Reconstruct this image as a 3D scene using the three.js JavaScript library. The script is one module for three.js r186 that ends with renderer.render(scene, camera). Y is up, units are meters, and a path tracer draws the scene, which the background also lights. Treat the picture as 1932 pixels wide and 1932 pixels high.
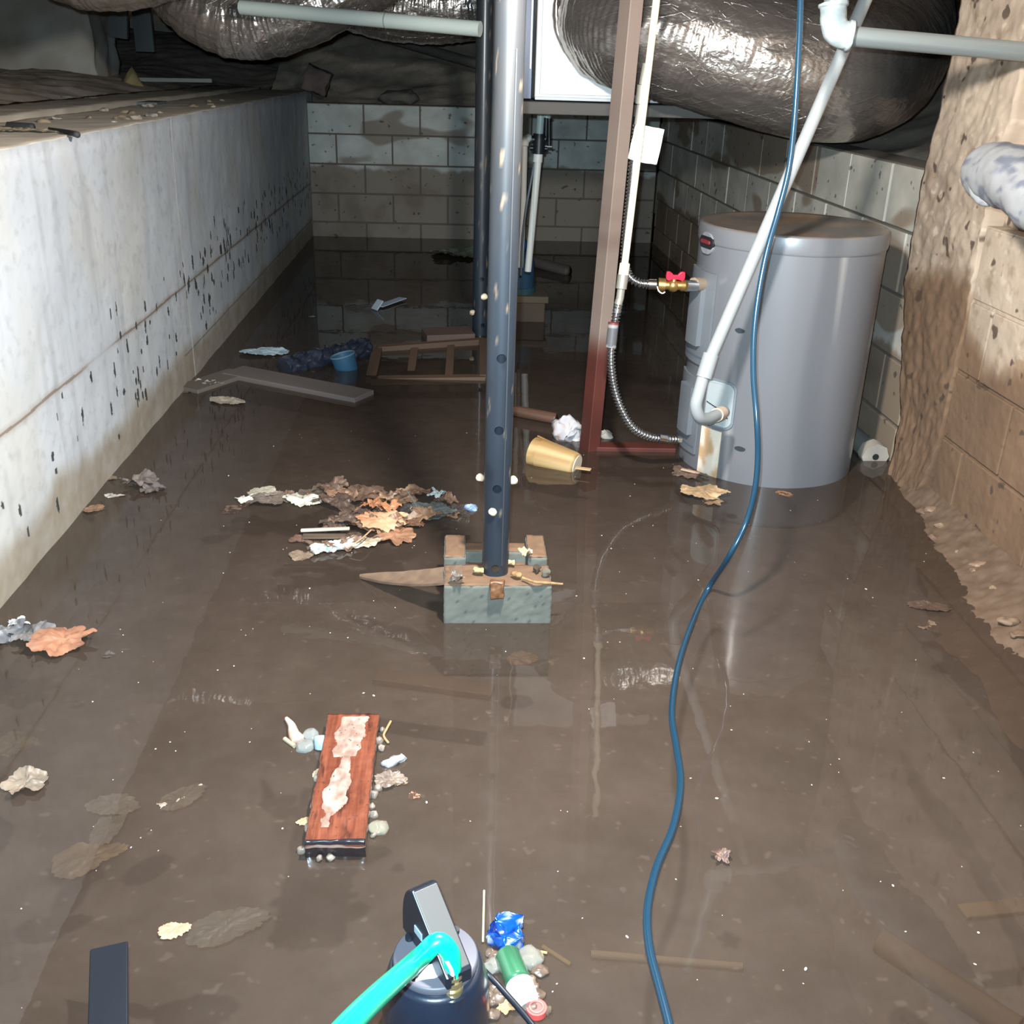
import * as THREE from 'three';
import { ImprovedNoise } from 'three/addons/math/ImprovedNoise.js';
import { mergeGeometries, mergeVertices, toCreasedNormals } from 'three/addons/utils/BufferGeometryUtils.js';
import { RoundedBoxGeometry } from 'three/addons/geometries/RoundedBoxGeometry.js';
import { Brush, Evaluator, SUBTRACTION } from 'three-bvh-csg';

// ------------------------------------------------------------------ camera, lights, exposure
const scene = new THREE.Scene();
scene.background = new THREE.Color(0x000000);
const camera = new THREE.PerspectiveCamera(53.04, 1, 0.05, 60);
camera.position.set(0, 1.2, 0);
camera.rotation.order = 'YXZ';
camera.rotation.set(-0.4105, -0.0612, 0.030);
const renderer = new THREE.WebGLRenderer({ antialias: true });
renderer.toneMapping = THREE.LinearToneMapping;
renderer.toneMappingExposure = 1.0;
renderer.shadowMap.enabled = true;
renderer.shadowMap.type = THREE.PCFSoftShadowMap;

const LAMP = [0.23, 1.48, -1.62];
// the flash of the phone that took the picture
const flash = new THREE.SpotLight(new THREE.Color().setRGB(0.66, 0.87, 1.0), 32.0, 0, 0.85, 0.9, 2);
flash.position.set(-0.02, 1.235, -0.01);
flash.target.position.set(0.18, 0.0, -2.75);
flash.castShadow = true; flash.shadow.mapSize.set(2048, 2048); flash.shadow.radius = 0.4;
scene.add(flash, flash.target);

// ------------------------------------------------------------------ helpers
const V = (a) => new THREE.Vector3(a[0], a[1], a[2]);
function rng(seed) { let a = seed >>> 0; return () => { a = (a + 0x6D2B79F5) >>> 0; let t = a; t = Math.imul(t ^ (t >>> 15), t | 1); t ^= t + Math.imul(t ^ (t >>> 7), t | 61); return ((t ^ (t >>> 14)) >>> 0) / 4294967296; }; }
const N = new ImprovedNoise();
const nz = (x, y, z) => N.noise(x + 100.13, y + 50.71, z + 20.37);
function fbm(x, y, z, o = 4) { let s = 0, a = 1, t = 0; for (let i = 0; i < o; i++) { s += a * nz(x, y, z + i * 7.7); t += a; a *= 0.5; x *= 2.03; y *= 2.03; z *= 2.03; } return s / t; }
const clamp = (x, a = 0, b = 1) => Math.min(b, Math.max(a, x));
const sst = (a, b, x) => { const t = clamp((x - a) / (b - a)); return t * t * (3 - 2 * t); };
const mix3 = (a, b, t) => [a[0] + (b[0] - a[0]) * t, a[1] + (b[1] - a[1]) * t, a[2] + (b[2] - a[2]) * t];
const used = {};
function numbered(name) { const k = used[name] = (used[name] ?? -1) + 1; return k ? `${name}_${String(k).padStart(3, '0')}` : name; }
function tag(o, label, category, group, kind) {
  if (label) o.userData.label = label; if (category) o.userData.category = category;
  if (group) o.userData.group = group; if (kind) o.userData.kind = kind; return o;
}
function part(name, geo, m, parent) {
  const o = new THREE.Mesh(Array.isArray(geo) ? merge(geo) : geo, m); o.name = name; o.castShadow = o.receiveShadow = true; parent.add(o); return o;
}
function merge(list) {
  const anyColor = list.some((g) => g.attributes.color);
  return mergeGeometries(list.map((g) => {
    g = g.index ? g.toNonIndexed() : g.clone();
    if (!g.attributes.uv) g.setAttribute('uv', new THREE.Float32BufferAttribute(new Float32Array(g.attributes.position.count * 2), 2));
    for (const k of Object.keys(g.attributes)) if (!['position', 'normal', 'uv', ...(anyColor ? ['color'] : [])].includes(k)) g.deleteAttribute(k);
    return g;
  }));
}
// a thing that is one mesh; its origin is put at the middle of its base
function thing(name, geo, m, label, category, group, kind) {
  geo = Array.isArray(geo) ? merge(geo) : geo;
  geo.computeBoundingBox(); const b = geo.boundingBox;
  const c = [(b.min.x + b.max.x) / 2, b.min.y, (b.min.z + b.max.z) / 2];
  geo.translate(-c[0], -c[1], -c[2]);
  const o = part(numbered(name), geo, m, scene); o.position.set(...c);
  return tag(o, label, category, group, kind);
}
function group(name, at, label, category, grp, kind) {
  const g = new THREE.Group(); g.name = numbered(name); g.position.set(...at); scene.add(g); return tag(g, label, category, grp, kind);
}
// part given in world coordinates under a group
function wpart(name, geo, m, g) { geo = Array.isArray(geo) ? merge(geo) : geo; g.updateMatrixWorld(true); geo.applyMatrix4(g.matrixWorld.clone().invert()); return part(name, geo, m, g); }
const mat = (color, roughness = 0.8, metalness = 0, extra = {}) => new THREE.MeshPhysicalMaterial({ color, roughness, metalness, ...extra });
const vmat = (roughness = 0.8, metalness = 0, extra = {}) => new THREE.MeshPhysicalMaterial({ color: 0xffffff, vertexColors: true, roughness, metalness, ...extra });
const lin = (r, g, b) => { const c = new THREE.Color().setRGB(r / 255, g / 255, b / 255, THREE.SRGBColorSpace); return [c.r, c.g, c.b]; };
// speckled colour by vertex: fn(x, y, z) -> sRGB triple
function paint(geo, fn) {
  const p = geo.attributes.position, c = new Float32Array(p.count * 3);
  for (let i = 0; i < p.count; i++) { const q = lin(...fn(p.getX(i), p.getY(i), p.getZ(i))); c.set(q, i * 3); }
  geo.setAttribute('color', new THREE.BufferAttribute(c, 3)); return geo;
}
const mottle = (geo, a, b, s = 60, seed = 0) => paint(geo, (x, y, z) => mix3(a, b, clamp(0.5 + 1.1 * fbm(x * s + seed, y * s, z * s, 3))));
function displace(geo, amp, freq, seed = 0, oct = 3) {
  geo = geo.clone(); geo.deleteAttribute('normal'); const uv = geo.attributes.uv; if (uv) geo.deleteAttribute('uv');
  geo = mergeVertices(geo, 1e-5);
  const p = geo.attributes.position;
  for (let i = 0; i < p.count; i++) {
    const x = p.getX(i), y = p.getY(i), z = p.getZ(i);
    p.setXYZ(i, x + amp * fbm(x * freq + seed, y * freq, z * freq, oct), y + amp * fbm(x * freq, y * freq + seed + 31, z * freq, oct), z + amp * fbm(x * freq, y * freq, z * freq + seed + 67, oct));
  }
  geo.computeVertexNormals();
  return geo;
}
const box = (w, h, d, x = 0, y = 0, z = 0) => new THREE.BoxGeometry(w, h, d).translate(x, y, z);
const rbox = (w, h, d, r = 0.004, x = 0, y = 0, z = 0) => new RoundedBoxGeometry(w, h, d, 2, r).translate(x, y, z);
const cyl = (r0, r1, h, n = 32) => new THREE.CylinderGeometry(r0, r1, h, n);
function rod(a, b, r, n = 20, r2 = r) {
  const A = V(a), B = V(b), d = B.clone().sub(A), L = d.length();
  const g = new THREE.CylinderGeometry(r2, r, L, n); g.translate(0, L / 2, 0);
  g.applyQuaternion(new THREE.Quaternion().setFromUnitVectors(new THREE.Vector3(0, 1, 0), d.normalize())); g.translate(A.x, A.y, A.z); return g;
}
function beam(a, b, w, h, up = [0, 1, 0], r = 0.003) {
  const A = V(a), B = V(b), d = B.clone().sub(A), L = d.length(); d.normalize();
  const side = new THREE.Vector3().crossVectors(V(up), d).normalize(), u = new THREE.Vector3().crossVectors(d, side);
  const g = new RoundedBoxGeometry(w, h, L, 2, r); const M = new THREE.Matrix4().makeBasis(side, u, d); M.setPosition(A.add(B).multiplyScalar(0.5)); return g.applyMatrix4(M);
}
// a tube along points; rf(t, angle, metres along) gives the radius
function sweep(pts, rf, steps = 120, seg = 16, cap = true, tension = 0.5) {
  const curve = new THREE.CatmullRomCurve3(pts.map(V), false, 'centripetal', tension); curve.arcLengthDivisions = 400;
  const L = curve.getLength(), fr = curve.computeFrenetFrames(steps, false), pos = [], idx = [], uv = [];
  for (let i = 0; i <= steps; i++) {
    const t = i / steps, P = curve.getPointAt(t);
    for (let j = 0; j <= seg; j++) {
      const a = (j % seg) / seg * Math.PI * 2, r = typeof rf === 'number' ? rf : rf(t, a, t * L);
      const n = fr.normals[i], b = fr.binormals[i], c = Math.cos(a) * r, s = Math.sin(a) * r;
      pos.push(P.x + c * n.x + s * b.x, P.y + c * n.y + s * b.y, P.z + c * n.z + s * b.z); uv.push(t * L, j / seg);
    }
  }
  for (let i = 0; i < steps; i++) for (let j = 0; j < seg; j++) { const a = i * (seg + 1) + j, b = a + seg + 1; idx.push(a, a + 1, b, b, a + 1, b + 1); }
  if (cap) for (const i of [0, steps]) {
    const c0 = pos.length / 3, P = curve.getPointAt(i / steps); pos.push(P.x, P.y, P.z); uv.push(0, 0);
    for (let j = 0; j < seg; j++) { const a = i * (seg + 1) + j; if (i) idx.push(c0, a, a + 1); else idx.push(c0, a + 1, a); }
  }
  const g = new THREE.BufferGeometry(); g.setAttribute('position', new THREE.Float32BufferAttribute(pos, 3)); g.setAttribute('uv', new THREE.Float32BufferAttribute(uv, 2)); g.setIndex(idx);
  g.computeVertexNormals();
  const nn = g.attributes.normal;   // weld the seam normals
  for (let i = 0; i <= steps; i++) { const a = i * (seg + 1), b = a + seg; const x = nn.getX(a) + nn.getX(b), y = nn.getY(a) + nn.getY(b), z = nn.getZ(a) + nn.getZ(b), l = Math.hypot(x, y, z) || 1; nn.setXYZ(a, x / l, y / l, z / l); nn.setXYZ(b, x / l, y / l, z / l); }
  g.userData.orient = 1; return g;
}
function tex(W, H, fn, srgb = true, rep = true) {
  const d = new Uint8Array(W * H * 4);
  for (let j = 0; j < H; j++) for (let i = 0; i < W; i++) { const c = fn((i + 0.5) / W, (j + 0.5) / H), k = (j * W + i) * 4; d[k] = clamp(c[0], 0, 255); d[k + 1] = clamp(c[1], 0, 255); d[k + 2] = clamp(c[2], 0, 255); d[k + 3] = 255; }
  const t = new THREE.DataTexture(d, W, H); t.magFilter = THREE.LinearFilter; t.minFilter = THREE.LinearMipmapLinearFilter; t.generateMipmaps = true;
  if (srgb) t.colorSpace = THREE.SRGBColorSpace; if (rep) t.wrapS = t.wrapT = THREE.RepeatWrapping; t.needsUpdate = true; return t;
}
// uv from world position: fn(x, y, z) -> [u, v]
function uvBy(geo, fn) { const p = geo.attributes.position, u = new Float32Array(p.count * 2); for (let i = 0; i < p.count; i++) u.set(fn(p.getX(i), p.getY(i), p.getZ(i)), i * 2); geo.setAttribute('uv', new THREE.BufferAttribute(u, 2)); return geo; }

// ------------------------------------------------------------------ surface materials
const XL = -1.06, XR = 1.47, ZB = -7.85, YF = -0.15, TOP = 0.985, CEIL = 1.98;

// poured concrete of the left wall: 10 m long (z from 1.5 to -8.5), 1.2 m high (y from -0.2 to 1.0)
const pitR = rng(11), pits = [];
const addPit = (z, y, r) => pits.push([z, y, r * (0.55 + 0.5 * pitR()), r * (0.9 + 1.5 * pitR())]);
for (let i = 0; i < 150; i++) addPit(-4.2 - 3.6 * Math.pow(pitR(), 0.8), 0.37 + (pitR() - 0.45) * 0.30, 0.008 + 0.008 * pitR());
for (let i = 0; i < 46; i++) addPit(-3.1 - 1.5 * pitR(), 0.30 + (pitR() - 0.5) * 0.34, 0.007 + 0.006 * pitR());
for (let i = 0; i < 26; i++) addPit(-2.1 - 1.4 * pitR(), 0.08 + 0.28 * pitR(), 0.006 + 0.006 * pitR());
const pitGrid = new Map();
for (const p of pits) { const k = Math.floor(p[0] * 10); for (const q of [k - 1, k, k + 1]) { if (!pitGrid.has(q)) pitGrid.set(q, []); pitGrid.get(q).push(p); } }
const leftTex = tex(2048, 512, (u, v) => {
  const z = 1.5 - 10 * u, y = -0.2 + 1.2 * v;
  let c = mix3([176, 183, 191], [208, 213, 219], clamp(0.5 + 1.0 * fbm(z * 1.3, y * 2.2, 1, 4)));
  c = mix3(c, [190, 188, 176], 0.4 * sst(0.1, 0.5, fbm(z * 2.1 + 9, y * 1.4, 3, 3) + 0.1));
  const streak = fbm(z * 16, y * 1.2, 5, 3); c = mix3(c, [146, 150, 152], 0.35 * sst(0.05, 0.5, streak));
  c = mix3(c, [140, 143, 145], 0.3 * sst(0.0, 0.6, fbm(z * 30, y * 30, 8, 3)));
  // dried silt above the water line, with a ragged top edge
  const e = 0.135 + 0.08 * fbm(z * 2.3, 0, 12, 4) + 0.03 * fbm(z * 14, y * 3, 2, 3);
  c = mix3(c, [136, 120, 98], 0.85 * sst(0.03, -0.05, y - e) * (0.75 + 0.25 * fbm(z * 20, y * 20, 6, 3)));
  // rust-brown form line and a fainter one lower down
  const l1 = Math.abs(y - 0.372 - 0.004 * nz(z * 5, 0, 0)); c = mix3(c, [112, 92, 78], (l1 < 0.004 ? 0.7 : 0.2 * sst(0.02, 0.004, l1)) * sst(-0.45, 0.05, nz(z * 1.9, 2, 4) + 0.3 + (z < -4.4 ? 0.2 : 0)));
  const l2 = Math.abs(y - 0.118); if (z < -4.0) c = mix3(c, [110, 98, 88], l2 < 0.004 ? 0.6 : 0);
  for (const p of pitGrid.get(Math.floor(z * 10)) || []) { const d = Math.hypot((z - p[0]) / p[2], (y - p[1]) / p[3]) + 0.45 * nz(z * 90, y * 90, 3); if (d < 1) c = mix3(c, [46, 48, 50], 0.9); }
  // a pale vertical drip
  const dz = Math.abs(z + 4.12 + 0.02 * nz(0, y * 4, 1)); if (dz < 0.008) c = mix3(c, [226, 226, 224], 0.7);
  return c;
}, true, false);
const leftBump = tex(1024, 256, (u, v) => { const z = 1.5 - 10 * u, y = -0.2 + 1.2 * v; const q = 128 + 90 * fbm(z * 12, y * 12, 3, 5); return [q, q, q]; }, false, false);
const M = {};
M.leftWall = new THREE.MeshStandardMaterial({ map: leftTex, bumpMap: leftBump, bumpScale: 0.006, roughness: 0.9 });

// concrete blocks of the back and right walls: u along in metres / 5, v = y from -0.2 to 1.0
function blockStain(seed, line, low, high, wet) {
  return tex(1024, 512, (u, v) => {
    const s = u * 5, y = -0.2 + 1.2 * v;
    let c = mix3(high, mix3(high, [90, 92, 88], 0.35), clamp(0.5 + fbm(s * 5 + seed, y * 6, 2, 4)));
    const e = line + 0.13 * fbm(s * 1.7 + seed, 0.3, 9, 3) + 0.05 * fbm(s * 9, y * 2, seed, 3);
    c = mix3(c, low, 0.95 * sst(0.012, -0.02, y - e));
    const blot = fbm(s * 1.1 + seed, y * 2.6, 17, 3); c = mix3(c, low, 0.8 * sst(0.12, 0.18, blot) * (y > line ? 1 : 0));
    c = mix3(c, wet, 0.6 * sst(0.0, 0.4, fbm(s * 3.3, y * 3.1 + seed, 4, 4)) * (y < line ? 1 : 0.25));
    c = mix3(c, [40, 36, 32], sst(0.42, 0.5, fbm(s * 26, y * 26, seed, 2)) * 0.5);
    return c;
  }, true, true);
}
const backTex = blockStain(3, 0.52, [138, 128, 116], [214, 218, 212], [112, 100, 88]);
const rightTex = blockStain(31, 0.36, [140, 122, 104], [210, 206, 194], [110, 94, 80]);
const grit = tex(512, 512, (u, v) => { const q = 128 + 80 * fbm(u * 40, v * 40, 1, 4) + 40 * fbm(u * 140, v * 140, 5, 2); return [q, q, q]; }, false);
M.backBlock = new THREE.MeshStandardMaterial({ map: backTex, roughness: 0.92 });
M.rightBlock = new THREE.MeshStandardMaterial({ map: rightTex, roughness: 0.92 });
M.mortar = mat(0x6c655c, 0.95);
// sandy rubble concrete and mud-stained blocks near the camera on the right: u = (z + 4) / 5, v = (y + 0.2) / 2.4
const pierTex = tex(1536, 768, (u, v) => {
  const z = -4 + 5 * u, y = -0.2 + 2.4 * v;
  let c = mix3([152, 136, 119], [188, 170, 151], clamp(0.5 + 1.1 * fbm(z * 3, y * 3, 1, 5)));
  c = mix3(c, [128, 108, 88], 0.6 * sst(0.1, 0.45, fbm(z * 18, y * 18, 7, 4)));
  c = mix3(c, [200, 186, 168], 0.5 * sst(0.3, 0.42, fbm(z * 34, y * 34, 3, 2)));
  const near = sst(-2.86, -2.82, z);
  const e = (0.66 - 0.13 * near) + 0.16 * fbm(z * 2.2 + 4, 0.5, 2, 4) + 0.05 * fbm(z * 12, y * 5, 6, 3);
  const wetc = mix3([116, 90, 68], [94, 72, 54], clamp(0.5 + fbm(z * 6, y * 2.5, 9, 4)));
  c = mix3(c, wetc, 0.92 * sst(0.03, -0.06, y - e));
  c = mix3(c, [136, 104, 74], 0.55 * near * sst(0.0, 0.35, fbm(z * 2.5 + 7, y * 2.5, 21, 3)) * (y < e ? 1 : 0));
  c = mix3(c, [70, 56, 46], sst(0.36, 0.44, fbm(z * 24 + 3, y * 24, 13, 2)) * 0.8);
  return c;
}, true, false);
const pierUV = (x, y, z) => [(z + 4) / 5, (y + 0.2) / 2.4];
M.pier = new THREE.MeshStandardMaterial({ map: pierTex, roughness: 0.9, bumpMap: tex(1024, 512, (u, v) => { const q = 128 + 100 * fbm(u * 90, v * 44, 2, 4); return [q, q, q]; }, false, false), bumpScale: 0.012 });
const soilTex = tex(512, 512, (u, v) => mix3(mix3([176, 162, 146], [214, 202, 186], clamp(0.5 + fbm(u * 9, v * 9, 2, 5))), [220, 212, 198], 0.6 * sst(0.3, 0.42, fbm(u * 40, v * 40, 5, 2))), true);
M.soil = new THREE.MeshStandardMaterial({ map: soilTex, roughness: 0.97 });
const woodTex = tex(256, 512, (u, v) => mix3([120, 92, 66], [84, 62, 44], clamp(0.5 + fbm(u * 26, v * 2.5, 2, 4))), true);
M.joist = new THREE.MeshStandardMaterial({ map: woodTex, roughness: 0.9 });

// ------------------------------------------------------------------ water
const rip = tex(1024, 1024, (u, v) => { const q = 128 + 100 * fbm(u * 26, v * 26, 4, 3); return [q, q, q]; }, false);
const siltTex = tex(1024, 1024, (u, v) => {
  const c = mix3([65, 54, 46], [74, 62, 54], clamp(0.5 + 1.2 * fbm(u * 11, v * 11, 4, 5)));
  return mix3(c, [104, 92, 82], 0.35 * sst(0.4, 0.5, fbm(u * 110, v * 110, 9, 2)));
}, true);
M.water = new THREE.MeshPhysicalMaterial({ map: siltTex, transparent: true, opacity: 0.68, roughness: 0.015, ior: 1.44, bumpMap: rip, bumpScale: 0.0004, side: THREE.DoubleSide });

// ------------------------------------------------------------------ the setting
{
  // mud floor under the water
  const g = new THREE.PlaneGeometry(2.7, 9.5, 110, 300).rotateX(-Math.PI / 2).translate(0.2, 0, -3.25), p = g.attributes.position;
  for (let i = 0; i < p.count; i++) {
    const x = p.getX(i), z = p.getZ(i); let y = YF + 0.02 * fbm(x * 2, 0, z * 2, 4);
    const dx = x + 0.66, dz = z + 1.0, m = Math.exp(-(dx * dx / 0.035 + dz * dz / 0.045)); y += m * 0.152 + m * 0.04 * fbm(x * 24, 3, z * 24, 4);
    const m2 = Math.exp(-((x + 0.95) ** 2 / 0.02 + (z + 1.55) ** 2 / 0.02)); y += m2 * 0.13;
    p.setY(i, y);
  }
  g.computeVertexNormals(); uvBy(g, (x, y, z) => [x, z]);
  const mudTex = tex(512, 512, (u, v) => mix3([110, 99, 90], [136, 125, 116], clamp(0.5 + 1.2 * fbm(u * 14, v * 14, 3, 5))), true);
  thing('floor', g, new THREE.MeshStandardMaterial({ map: mudTex, roughness: 0.95 }), 'brown mud floor under the flood water', 'floor', null, 'structure');
  const w = new THREE.PlaneGeometry(2.66, 9.4, 1, 1).rotateX(-Math.PI / 2).translate(0.2, 0, -3.2); uvBy(w, (x, y, z) => [x / 2.2, z / 2.2]);
  thing('flood_water', w, M.water, 'still brown flood water covering the crawl space floor', 'water', null, 'structure');
}
{
  // left wall: one poured casting with a sill strip behind its top edge
  const f = (g) => uvBy(g, (x, y, z) => [(1.5 - z) / 10, (y + 0.2) / 1.2]);
  const wl = group('wall_left', [XL, -0.2, -3.2], 'pale poured concrete wall with pitted form line on the left', 'wall', null, 'structure');
  const up = displace(new THREE.BoxGeometry(0.38, 1.185, 9.6, 6, 24, 240).translate(XL - 0.19, 0.3925, -3.4), 0.006, 7, 3);
  wpart('wall_casting', f(up), M.leftWall, wl);
  // sill strip lying along the back of the wall top
  const sill = displace(new THREE.BoxGeometry(0.34, 0.05, 6.2, 6, 1, 80).translate(XL - 0.56, TOP - 0.005, -5.2), 0.012, 5, 4);
  mottle(sill, [206, 198, 184], [172, 162, 146], 14);
  wpart('sill_strip', sill, vmat(0.95), wl);
  const dust = displace(new THREE.BoxGeometry(0.37, 0.008, 9.5, 14, 1, 300).translate(XL - 0.192, TOP + 0.0005, -3.4), 0.006, 9, 14); mottle(dust, [222, 214, 200], [190, 180, 164], 9);
  wpart('dust_layer', dust, vmat(0.97), wl);
}
function blockWall(name, label, m, along, y0, courses, s0, s1, toWorld, uvf, nrm, skip = () => false, depth = 0.16) {
  const w = group(name, toWorld((s0 + s1) / 2, y0, 0), label, 'wall', null, 'structure');
  const r = rng(name.length * 77 + 5);
  const back = uvBy(boxBetween(toWorld(s0, y0, nrm ? 0.0035 : 0.006), toWorld(s1, y0 + courses * 0.204, depth - 0.01)), uvf);
  wpart('mortar', back, nrm || M.mortar, w);
  for (let c = 0; c < courses; c++) {
    const ya = y0 + c * 0.204 + 0.005, yb = ya + 0.194, off = c % 2 ? 0.2 : 0;
    for (let s = s0 - off; s < s1 - 0.02; s += 0.4) {
      const a = Math.max(s, s0) + 0.005, b = Math.min(s + 0.4, s1) - 0.005; const j = r() * 0.005;
      if (b - a < 0.03 || skip(a, b, ya)) continue;
      wpart('block', uvBy(chamferBlock(toWorld(a, ya, -j), toWorld(b, yb, depth - 0.02)), uvf), m, w);
    }
  }
  return w;
}
function boxBetween(a, b) { const w = Math.abs(a[0] - b[0]), h = Math.abs(a[1] - b[1]), d = Math.abs(a[2] - b[2]); return new THREE.BoxGeometry(w, h, d).translate((a[0] + b[0]) / 2, (a[1] + b[1]) / 2, (a[2] + b[2]) / 2); }
function chamferBlock(a, b) { const w = Math.abs(a[0] - b[0]), h = Math.abs(a[1] - b[1]), d = Math.abs(a[2] - b[2]); return new RoundedBoxGeometry(w, h, d, 1, 0.004).translate((a[0] + b[0]) / 2, (a[1] + b[1]) / 2, (a[2] + b[2]) / 2); }
blockWall('wall_back', 'stained concrete block wall at the far end', M.backBlock, 'x', -0.1, 5, -1.06, 1.47,
  (s, y, d) => [s, y, ZB - d], (x, y, z) => [(x + 1.06) / 5, (y + 0.2) / 1.2]);
blockWall('wall_right', 'concrete block wall behind the water heater', M.rightBlock, 'z', -0.085, 5, 3.2, 7.85,
  (s, y, d) => [XR + 0.015 + d, y, -s], (x, y, z) => [(-z) / 5 + 0.13, (y + 0.2) / 1.2]);
blockWall('wall_right_near', 'mud stained concrete block wall nearest the camera on the right', M.pier, 'z', -0.19, 5, -1.5, 2.84,
  (s, y, d) => [XR - 0.01 + d, y, -s], pierUV, M.pier, () => false, 0.2);
{
  // rough poured pier and the foundation above the near blocks: one casting
  const a = displace(new THREE.BoxGeometry(0.5, 2.3, 0.44, 30, 200, 40).translate(XR + 0.235, 0.95, -3.05), 0.013, 8, 5, 3);
  { const q = a.attributes.position; for (let i = 0; i < q.count; i++) { const x = q.getX(i), y = q.getY(i), z = q.getZ(i), k = 0.009 * fbm(x * 30, y * 30, z * 30, 2); q.setXYZ(i, x - k, y, z + k); } }
  const pa = a.attributes.position; for (let i = 0; i < pa.count; i++) { const y = pa.getY(i), z = pa.getZ(i); const k = clamp((0.55 - y) / 0.55); pa.setZ(i, z + k * (0.17 - 0.23 * clamp((z + 3.27) / 0.44)) + 0.02 * Math.sin(y * 5 + 1)); pa.setX(i, pa.getX(i) - 0.035 * sst(0.2, -0.05, y)); }
  a.computeVertexNormals(); uvBy(a, pierUV);
  const b = displace(new THREE.BoxGeometry(0.45, 1.25, 4.3, 10, 60, 160).translate(XR + 0.27, 1.45, -0.72), 0.02, 8, 8, 5); uvBy(b, pierUV);
  const p = group('wall_pier', [XR + 0.2, -0.2, -3.05], 'rough sandy poured concrete pier and foundation beside the water heater', 'wall', null, 'structure');
  wpart('pier_column', a, M.pier, p); wpart('foundation_band', b, M.pier, p);
}
{
  // dirt banked up behind the walls, under the ceiling
  function ground(name, label, x0, x1, z0, z1, nx, nzz, hf) {
    const g = new THREE.PlaneGeometry(x1 - x0, z1 - z0, nx, nzz).rotateX(-Math.PI / 2).translate((x0 + x1) / 2, 0, (z0 + z1) / 2), p = g.attributes.position;
    for (let i = 0; i < p.count; i++) p.setY(i, hf(p.getX(i), p.getZ(i)));
    g.computeVertexNormals(); uvBy(g, (x, y, z) => [x * 0.8, z * 0.8 + y * 0.5]); thing(name, g, M.soil, label, 'dirt', null, 'structure');
  }
  ground('floor_soil_left', 'dry dirt shelf behind the left wall', -5.2, XL - 0.34, -11, 1.6, 90, 200, (x, z) => 0.955 + 0.05 * fbm(x * 1.4, 0, z * 1.4, 4) + 0.025 * fbm(x * 9, 0, z * 9, 3) + 0.13 * sst(-1.5, -2.4, x) + 0.3 * sst(-2.6, -4.8, x) + 0.3 * sst(-8, -11, z));
  ground('floor_soil_back', 'dark dirt slope behind the far block wall', XL - 0.36, 5, -12, ZB - 0.12, 100, 80, (x, z) => 0.88 + 1.15 * sst(ZB - 0.1, -11.6, z) + 0.07 * fbm(x * 1.5, 1, z * 1.5, 4) + 0.03 * fbm(x * 8, 1, z * 8, 3));
  ground('floor_soil_right', 'dark dirt behind the right block wall', XR + 0.13, 5, ZB - 0.14, 1.6, 70, 140, (x, z) => 0.87 + 0.9 * sst(1.6, 4.2, x) + 0.05 * fbm(x * 2, 2, z * 2, 4));
  const c = thing('ceiling', box(10.4, 0.12, 13.8, -0.1, CEIL + 0.06, -5.2), M.joist, 'wood subfloor above the crawl space', 'ceiling', null, 'structure');
  for (let i = 0; i < 15; i++) { const g = box(10.2, 0.19, 0.045, -0.1, CEIL - 0.095, 1.2 - i * 0.82); thing('trim_joist', uvBy(g, (x, y, z) => [y * 3 + z, x]), M.joist, 'floor joist under the crawl space ceiling', 'joist', 'ceiling joists', 'structure'); }
  const shell = (n, g) => thing(n, uvBy(g, (x, y, z) => [(x + z) * 0.5, y * 0.5]), M.soil, 'outer earth wall of the crawl space', 'wall', null, 'structure');
  shell('wall_outer_left', box(0.15, 2.4, 13.8, -5.25, 0.9, -5.2)); shell('wall_outer_right', box(0.15, 2.4, 13.8, 5.05, 0.9, -5.2));
  shell('wall_outer_back', box(10.4, 2.4, 0.15, -0.1, 0.9, -12.05)); shell('wall_front', box(10.4, 2.4, 0.15, -0.1, 0.9, 1.6));
}

// ------------------------------------------------------------------ the lamp: a bare bulb under the joists, just above the picture
{
  const g = group('light_bulb', [LAMP[0], LAMP[1] - 0.06, LAMP[2]], 'bare round bulb in a white socket hanging under the joists', 'lamp');
  part('bulb', new THREE.SphereGeometry(0.035, 24, 16).translate(0, 0.06, 0), new THREE.MeshStandardMaterial({ color: 0xffffff, emissive: 0xfff0dc, emissiveIntensity: 30 }), g);
  part('socket', cyl(0.022, 0.026, 0.06).translate(0, 0.122, 0), mat(0xe8e4da, 0.4), g);
  part('cord', cyl(0.004, 0.004, 0.45, 10).translate(0, 0.375, 0), mat(0x222222, 0.5), g);
  const l = new THREE.PointLight(new THREE.Color().setRGB(1.0, 0.95, 0.89), 17, 0, 2); l.position.set(0, 0.06, 0);
  l.castShadow = true; l.shadow.mapSize.set(2048, 2048); l.shadow.radius = 2.4; g.add(l);
}

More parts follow.
